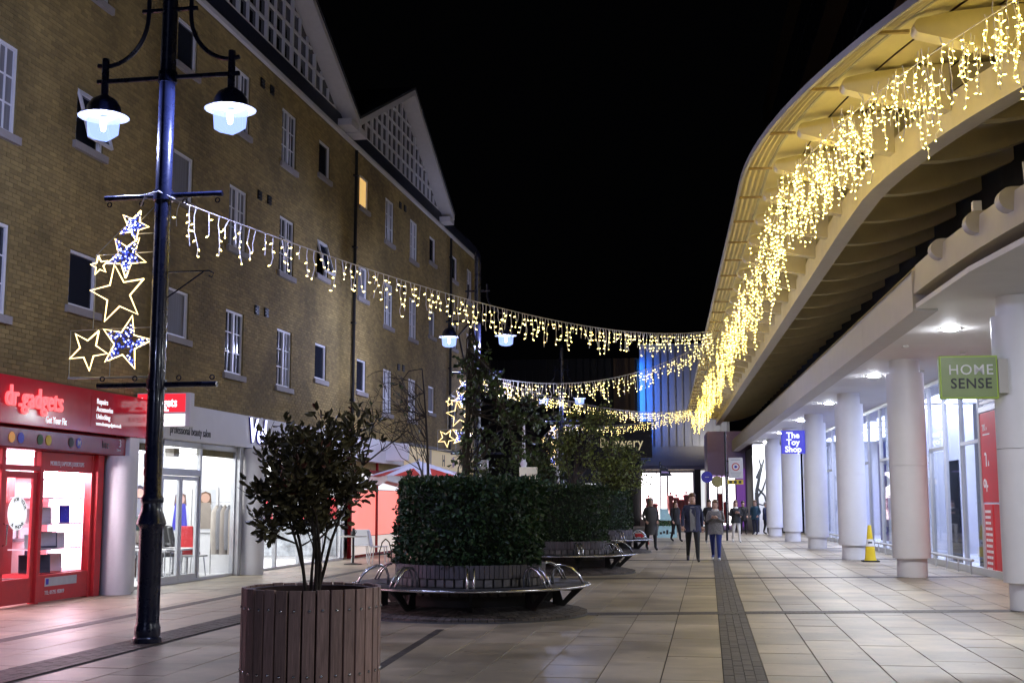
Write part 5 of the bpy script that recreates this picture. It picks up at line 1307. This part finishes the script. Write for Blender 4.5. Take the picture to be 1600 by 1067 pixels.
person('person in black waiting in the dark entry left of the mural', .35, 66.2, 1.7, 10, 'cloth_black', 'cloth_black', 'shoe', 'hair_dark', .05, 'pocket', .40)

# ------------------------------------------------------------------ small things on the street
co = thing('warning_cone', 'tall yellow cone with a white band standing by an arcade pillar', 'cone', (3.63, 36.2, 0))
MB().box(-.23, .23, -.23, .23, 0, .04).build('base', 'rubber', co, bevel=.01)
MB().lathe([(.17, .04), (.15, .10), (.12, .42)], (0, 0, 0), 20).lathe([(.085, .62), (.05, .98), (.04, 1.0), (1e-4, 1.0)], (0, 0, 0), 20).build('cone_body', 'yellow', co, smooth=40)
MB().lathe([(.121, .42), (.086, .62)], (0, 0, 0), 20).build('white_band', 'print_white', co, smooth=40)
MB().lathe([(.106, .50), (.101, .55)], (0, 0, 0), 12, R(-125), R(-60)).build('band_mark', 'print_dark', co)
# parasol, cafe tables and chairs
pa = thing('parasol', 'pale parasol glowing red underneath outside the cafe', 'parasol', (-9.45, 37.0, 0))
cv = MB(); cu_ = MB(); n = 8; rim = [(1.55 * math.cos(R(22.5 + 45 * q)), 1.55 * math.sin(R(22.5 + 45 * q)), 2.42) for q in range(n)]
for q in range(n):
    a, b = Vector(rim[q]), Vector(rim[(q + 1) % n]); m_ = (a + b) / 2 * .97 + Vector((0, 0, .02 + .0)); top = Vector((0, 0, 2.88))
    cv.add([a, m_, b, top, a - Vector((0, 0, .16)), m_ - Vector((0, 0, .14 + .12)), b - Vector((0, 0, .16))], [(0, 1, 3), (1, 2, 3), (4, 5, 1, 0), (5, 6, 2, 1)])
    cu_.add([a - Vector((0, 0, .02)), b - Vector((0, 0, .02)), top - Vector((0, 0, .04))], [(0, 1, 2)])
cv.build('canopy_cloth', 'parasol', pa); cu_.build('canopy_underside', 'parasol_underlit', pa)  # separate underside sheet carries the red underlight as colour
MB().tube([(0, 0, 0), (0, 0, 2.95)], .025, 8).lathe([(.3, 0), (.3, .06), (.05, .1)], (0, 0, 0), 16).build('pole', 'alu', pa)
rb_ = MB()
for q in range(n): rb_.tube([(0, 0, 2.78), tuple(Vector(rim[q]) - Vector((0, 0, .05)))], .010, 4)
rb_.build('rib', 'iron_black', pa)
hl = thing('heater_lamp', 'small red heater lamp under the parasol', 'heater', (-9.45, 37.0, 2.3))
MB().lathe([(.05, .0), (.16, .04), (.16, .07), (.05, .12)], (0, 0, 0), 14).build('housing', 'iron_black', hl)
MB().lathe([(.05, .09), (.17, .085), (.17, .10), (.05, .13)], (0, 0, 0), 14).build('element', glow('heater', (1., .09, .05), 22.), hl)
def cafe_chair(label, x, y, rz):
    o = thing('cafe_chair', label, 'chair', (x, y, 0), R(rz), 'white chairs outside the cafe')
    for a, b in ((-.2, -.2), (.2, -.2), (-.2, .2), (.2, .2)): MB().tube([(a * 1.1, b * 1.1, 0), (a * .85, b * .85, .45)], .015, 6).build('leg', 'white_paint', o)
    MB().box(-.23, .23, -.22, .22, .45, .48).build('seat', 'white_paint', o, bevel=.014)
    q = MB().box(-.21, .21, -.015, .015, 0, .42).build('backrest', 'white_paint', o, bevel=.012); q.matrix_local = Matrix.Translation((0, .21, .48)) @ Matrix.Rotation(R(-12), 4, 'X')
    return o
def cafe_table(label, x, y):
    o = thing('cafe_table', label, 'table', (x, y, 0), 0, 'small tables outside the cafe')
    MB().lathe([(.36, .72), (.36, .745), (1e-4, .75)], (0, 0, 0), 24).build('tabletop', 'grey_paint', o); MB().lathe([(.24, 0), (.24, .02), (.03, .05), (.03, .72)], (0, 0, 0), 14).build('pedestal', 'iron_black', o)
    return o
cafe_table('small round grey cafe table left of the white chairs', -10.0, 32.2)
cafe_chair('white cafe chair beside the small round table', -9.35, 32.4, 95)
cafe_chair('white cafe chair facing away behind the round table', -10.1, 33.2, 10)
cafe_table('small round cafe table under the parasol', -9.7, 36.0)
cafe_chair('white cafe chair under the parasol edge', -9.1, 36.4, 80)
ju = thing('jug', 'small dark jug on the round cafe table', 'jug', (-10.0, 32.2, .75)); MB().lathe([(.05, 0), (.06, .08), (.035, .16), (.04, .2)], (0, 0, 0), 12).build('jug_body', 'iron_black', ju, smooth=True)
MB().tube([(.05, 0, .05), (.09, 0, .1), (.05, 0, .15)], .008, 5).build('handle', 'iron_black', ju)
bc = thing('bicycle_rack', 'thin dark hoop rack standing beside the white cafe chairs', 'rack', (-9.0, 31.8, 0), R(80))
MB().tube([(-.35, 0, 0), (-.36, 0, .35), (-.2, 0, .6), (0, 0, .68), (.2, 0, .6), (.36, 0, .35), (.35, 0, 0)], .018, 6).build('hoop', 'iron_black', bc)
MB().tube([(-.36, 0, .3), (.36, 0, .3)], .014, 6).build('crossbar', 'iron_black', bc)
# steel edged bins between the planters
def box_bin(label, x, y):
    o = thing('litter_bin', label, 'litter bin', (x, y, 0), R(10), 'black box bins with steel edges')
    MB().box(-.36, .36, -.3, .3, .06, .78).build('bin_body', 'black', o, bevel=.01)
    MB().box(-.38, .38, -.33, -.30, .0, .06).box(.36, .395, -.33, .3, 0, .82).box(-.38, .38, -.33, .3, .80, .83).build('edge_trim', 'steel', o)
    MB().box(-.25, .25, -.304, -.30, .56, .7).build('slot', 'iron_black', o)
box_bin('black box bin with steel edges just past the nearest hedge', -4.95, 30.9)
box_bin('black box bin with steel edges past the second hedge', -5.25, 43.6 - 2.6)
# signs and posts
def post_thing(name, label, cat, x, y): return thing(name, label, cat, (x, y, 0), R(4))
s_ = AP(2.63, 55.5, 0)
pk = post_thing('parking_sign', 'white street sign with a red ring and yellow plate on a tall black pole', 'sign', s_.x, s_.y)
MB().tube([(0, 0, 0), (0, 0, 4.7)], .045, 10).build('pole', 'iron_black', pk, smooth=40)
MB().box(.12, .74, -.02, .0, 2.68, 3.58).build('sign_plate', 'print_white', pk, bevel=.01)
MB().box(.06, .74, -.025, .0, 2.42, 2.62).build('lower_plate', 'yellow', pk)
MB().box(0, .2, -.01, .01, 2.9, 2.95).box(0, .2, -.01, .01, 3.4, 3.45).build('bracket', 'iron_black', pk)
MB().lathe([(.17, 0), (.17, .004), (.13, .004), (.13, 0)], (0, 0, 0), 24, cap=False).build('red_ring', 'red_matt', pk).matrix_local = frame_m((.43, -.022, 3.18), XX, ZZ)
MB().lathe([(.06, 0), (1e-4, .004)], (0, 0, 0), 12).build('sign_symbol', 'blue_sign', pk).matrix_local = frame_m((.43, -.022, 3.18), XX, ZZ)
tl = MB()
for z, w in ((3.48, .2), (2.92, .22), (2.84, .2), (2.76, .15)): tl.box(.43 - w, .43 + w, -.024, -.02, z - .018, z + .018)
tl.build('printed_lines', 'print_grey', pk)
for x in (.2, .4, .6): MB().box(x - .06, x + .06, -.029, -.025, 2.46, 2.58).build('plate_mark', 'print_dark', pk)
for lab, px_, a, c, z in (('round blue street sign on a thin pole before the far door', 2.15, 66, 'blue_sign', 2.95), ('round olive street sign on a thin pole by the lilac shop', 2.75, 68, 'olive', 2.75)):
    p = AP(px_, a, 0); o = post_thing('round_sign', lab, 'sign', p.x, p.y)
    MB().tube([(0, 0, 0), (0, 0, z + .25)], .04, 8).build('pole', 'iron_black', o)
    d = MB().lathe([(1e-4, 0), (.30, 0), (.30, .03), (1e-4, .03)], (0, 0, 0), 24).build('sign_disc', c, o); d.matrix_local = frame_m((0, -.05, z), XX, ZZ)
    if c == 'blue_sign': MB().box(-.1, .1, -.09, -.085, z - .02, z + .02).build('sign_bar', 'print_grey', o)
p = AP(-.25, 64, 0); o = post_thing('pennant_flag', 'dark triangular pennant on a slim pole before the bright far shop', 'flag', p.x, p.y)
MB().tube([(0, 0, 0), (0, 0, 3.7)], .03, 8).build('pole', 'iron_black', o)
MB().add([(.02, 0, 3.6), (.02, .01, 2.95), (.62, .05, 2.98), (.4, .03, 3.3), (.02, .02, 3.6), (.02, .03, 2.95), (.62, .07, 2.98), (.4, .05, 3.3)], [(0, 1, 2, 3), (7, 6, 5, 4), (0, 3, 7, 4), (1, 5, 6, 2), (2, 6, 7, 3)]).build('pennant_cloth', 'navy', o)
MB().add([(.06, -.004, 3.2), (.06, -.004, 3.12), (.45, .02, 3.12), (.36, .02, 3.2)], [(0, 1, 2, 3)]).build('pennant_stripe', 'lilac', o)
p = AP(.02, 60, 0); o = thing('display_stand', 'pale turquoise display stand with a green leafy band behind the walkers', 'display stand', p, R(5))
MB().add([(-.45, -.2, 0), (.5, -.2, 0), (.5, .2, 0), (-.45, .2, 0), (-.35, -.2, .55), (.45, -.2, .55), (.45, .2, .55), (-.35, .2, .55)], [(0, 3, 2, 1), (4, 5, 6, 7), (0, 1, 5, 4), (1, 2, 6, 5), (2, 3, 7, 6), (3, 0, 4, 7)]).build('lower_panel', 'teal_pale', o)
MB().box(-.3, .08, -.15, .15, .8, 1.35).add([(.08, -.15, .8), (.08, .15, .8), (.3, .15, .8), (.3, -.15, .8), (.08, -.15, 1.2), (.08, .15, 1.2)], [(0, 3, 4), (1, 5, 2), (3, 2, 5, 4), (0, 1, 2, 3)]).build('upper_panel', 'teal_pale', o)
g = MB(); leaf_cloud(g, 260, lambda: (Vector((rnd.uniform(-.4, .45), rnd.uniform(-.2, .15), rnd.uniform(.52, .8))), Vector((0, -.4, .6))), .12, .05); g.build('leafy_band', 'plant_green', o, stuff=True)
for k in range(5): MB().box(-.32 + .15 * k, -.22 + .15 * k, -.206, -.2, .16 + .04 * (k % 2), .26 + .05 * (k % 3)).build('printed_patch', 'print_dark', o)
p = AP(-.95, 50, 0); o = thing('red_stool', 'low red stool beside the ring bench near the coated person', 'stool', p, 0)
MB().lathe([(.30, .30), (.32, .36), (.30, .42), (1e-4, .43)], (0, 0, 0), 18).build('seat', 'cloth_red', o, smooth=40)
for a in range(4): MB().tube([(.2 * math.cos(a * 1.57), .2 * math.sin(a * 1.57), .3), (.27 * math.cos(a * 1.57), .27 * math.sin(a * 1.57), 0)], .02, 6).build('leg', 'cloth_red', o)
o = thing('notice_board', 'cream notice board with scribbled marks standing above the second hedge', 'notice board', (-6.35, 38.6, 0), R(6))
MB().tube([(0, 0, 0), (0, 0, 2.2)], .04, 8).build('post', 'iron_black', o); MB().box(-.28, .28, -.03, .03, 2.0, 2.72).build('board', 'cream', o, bevel=.01)
sc = MB()
for k in range(9): a = Vector((rnd.uniform(-.18, .18), -.034, rnd.uniform(2.2, 2.6))); sc.obox(a, (rnd.uniform(.03, .09), 0, rnd.uniform(-.06, .06)), (0, .002, 0), (.006, 0, .012))
sc.build('printed_marks', 'print_dark', o)
for lab, x, y, z0, z1 in (('slim pale tapering post left of the far star lights', -6.9, 41.0, 0, 4.5), ('short white post below the far star lights', -7.4, 52.5, 0, 4.6)):
    o = thing('slim_post', lab, 'post', (x, y, 0)); MB().lathe([(.09, 0), (.09, 2.9), (.055, 3.1), (.045, z1), (1e-4, z1 + .05)], (0, 0, 0), 14).build('shaft', 'white_paint', o, smooth=40); MB().lathe([(.11, 2.85), (.11, 2.95)], (0, 0, 0), 14).build('collar', 'white_paint', o)
o = thing('dark_kiosk', 'dim kiosk front with small purple and white lights beyond the trees', 'kiosk', AP(-5.2, 70, 0), ARC)
MB().box(-1.6, 1.6, 0, 2, 0, 3.6).build('wall', 'dark_wall', o); MB().box(-.9, .2, -.05, 0, 1.2, 2.6).build('window', 'lit_purple', o); MB().box(.5, 1.4, -.05, 0, 1.5, 2.7).build('lit_panel', 'lit_soft', o)
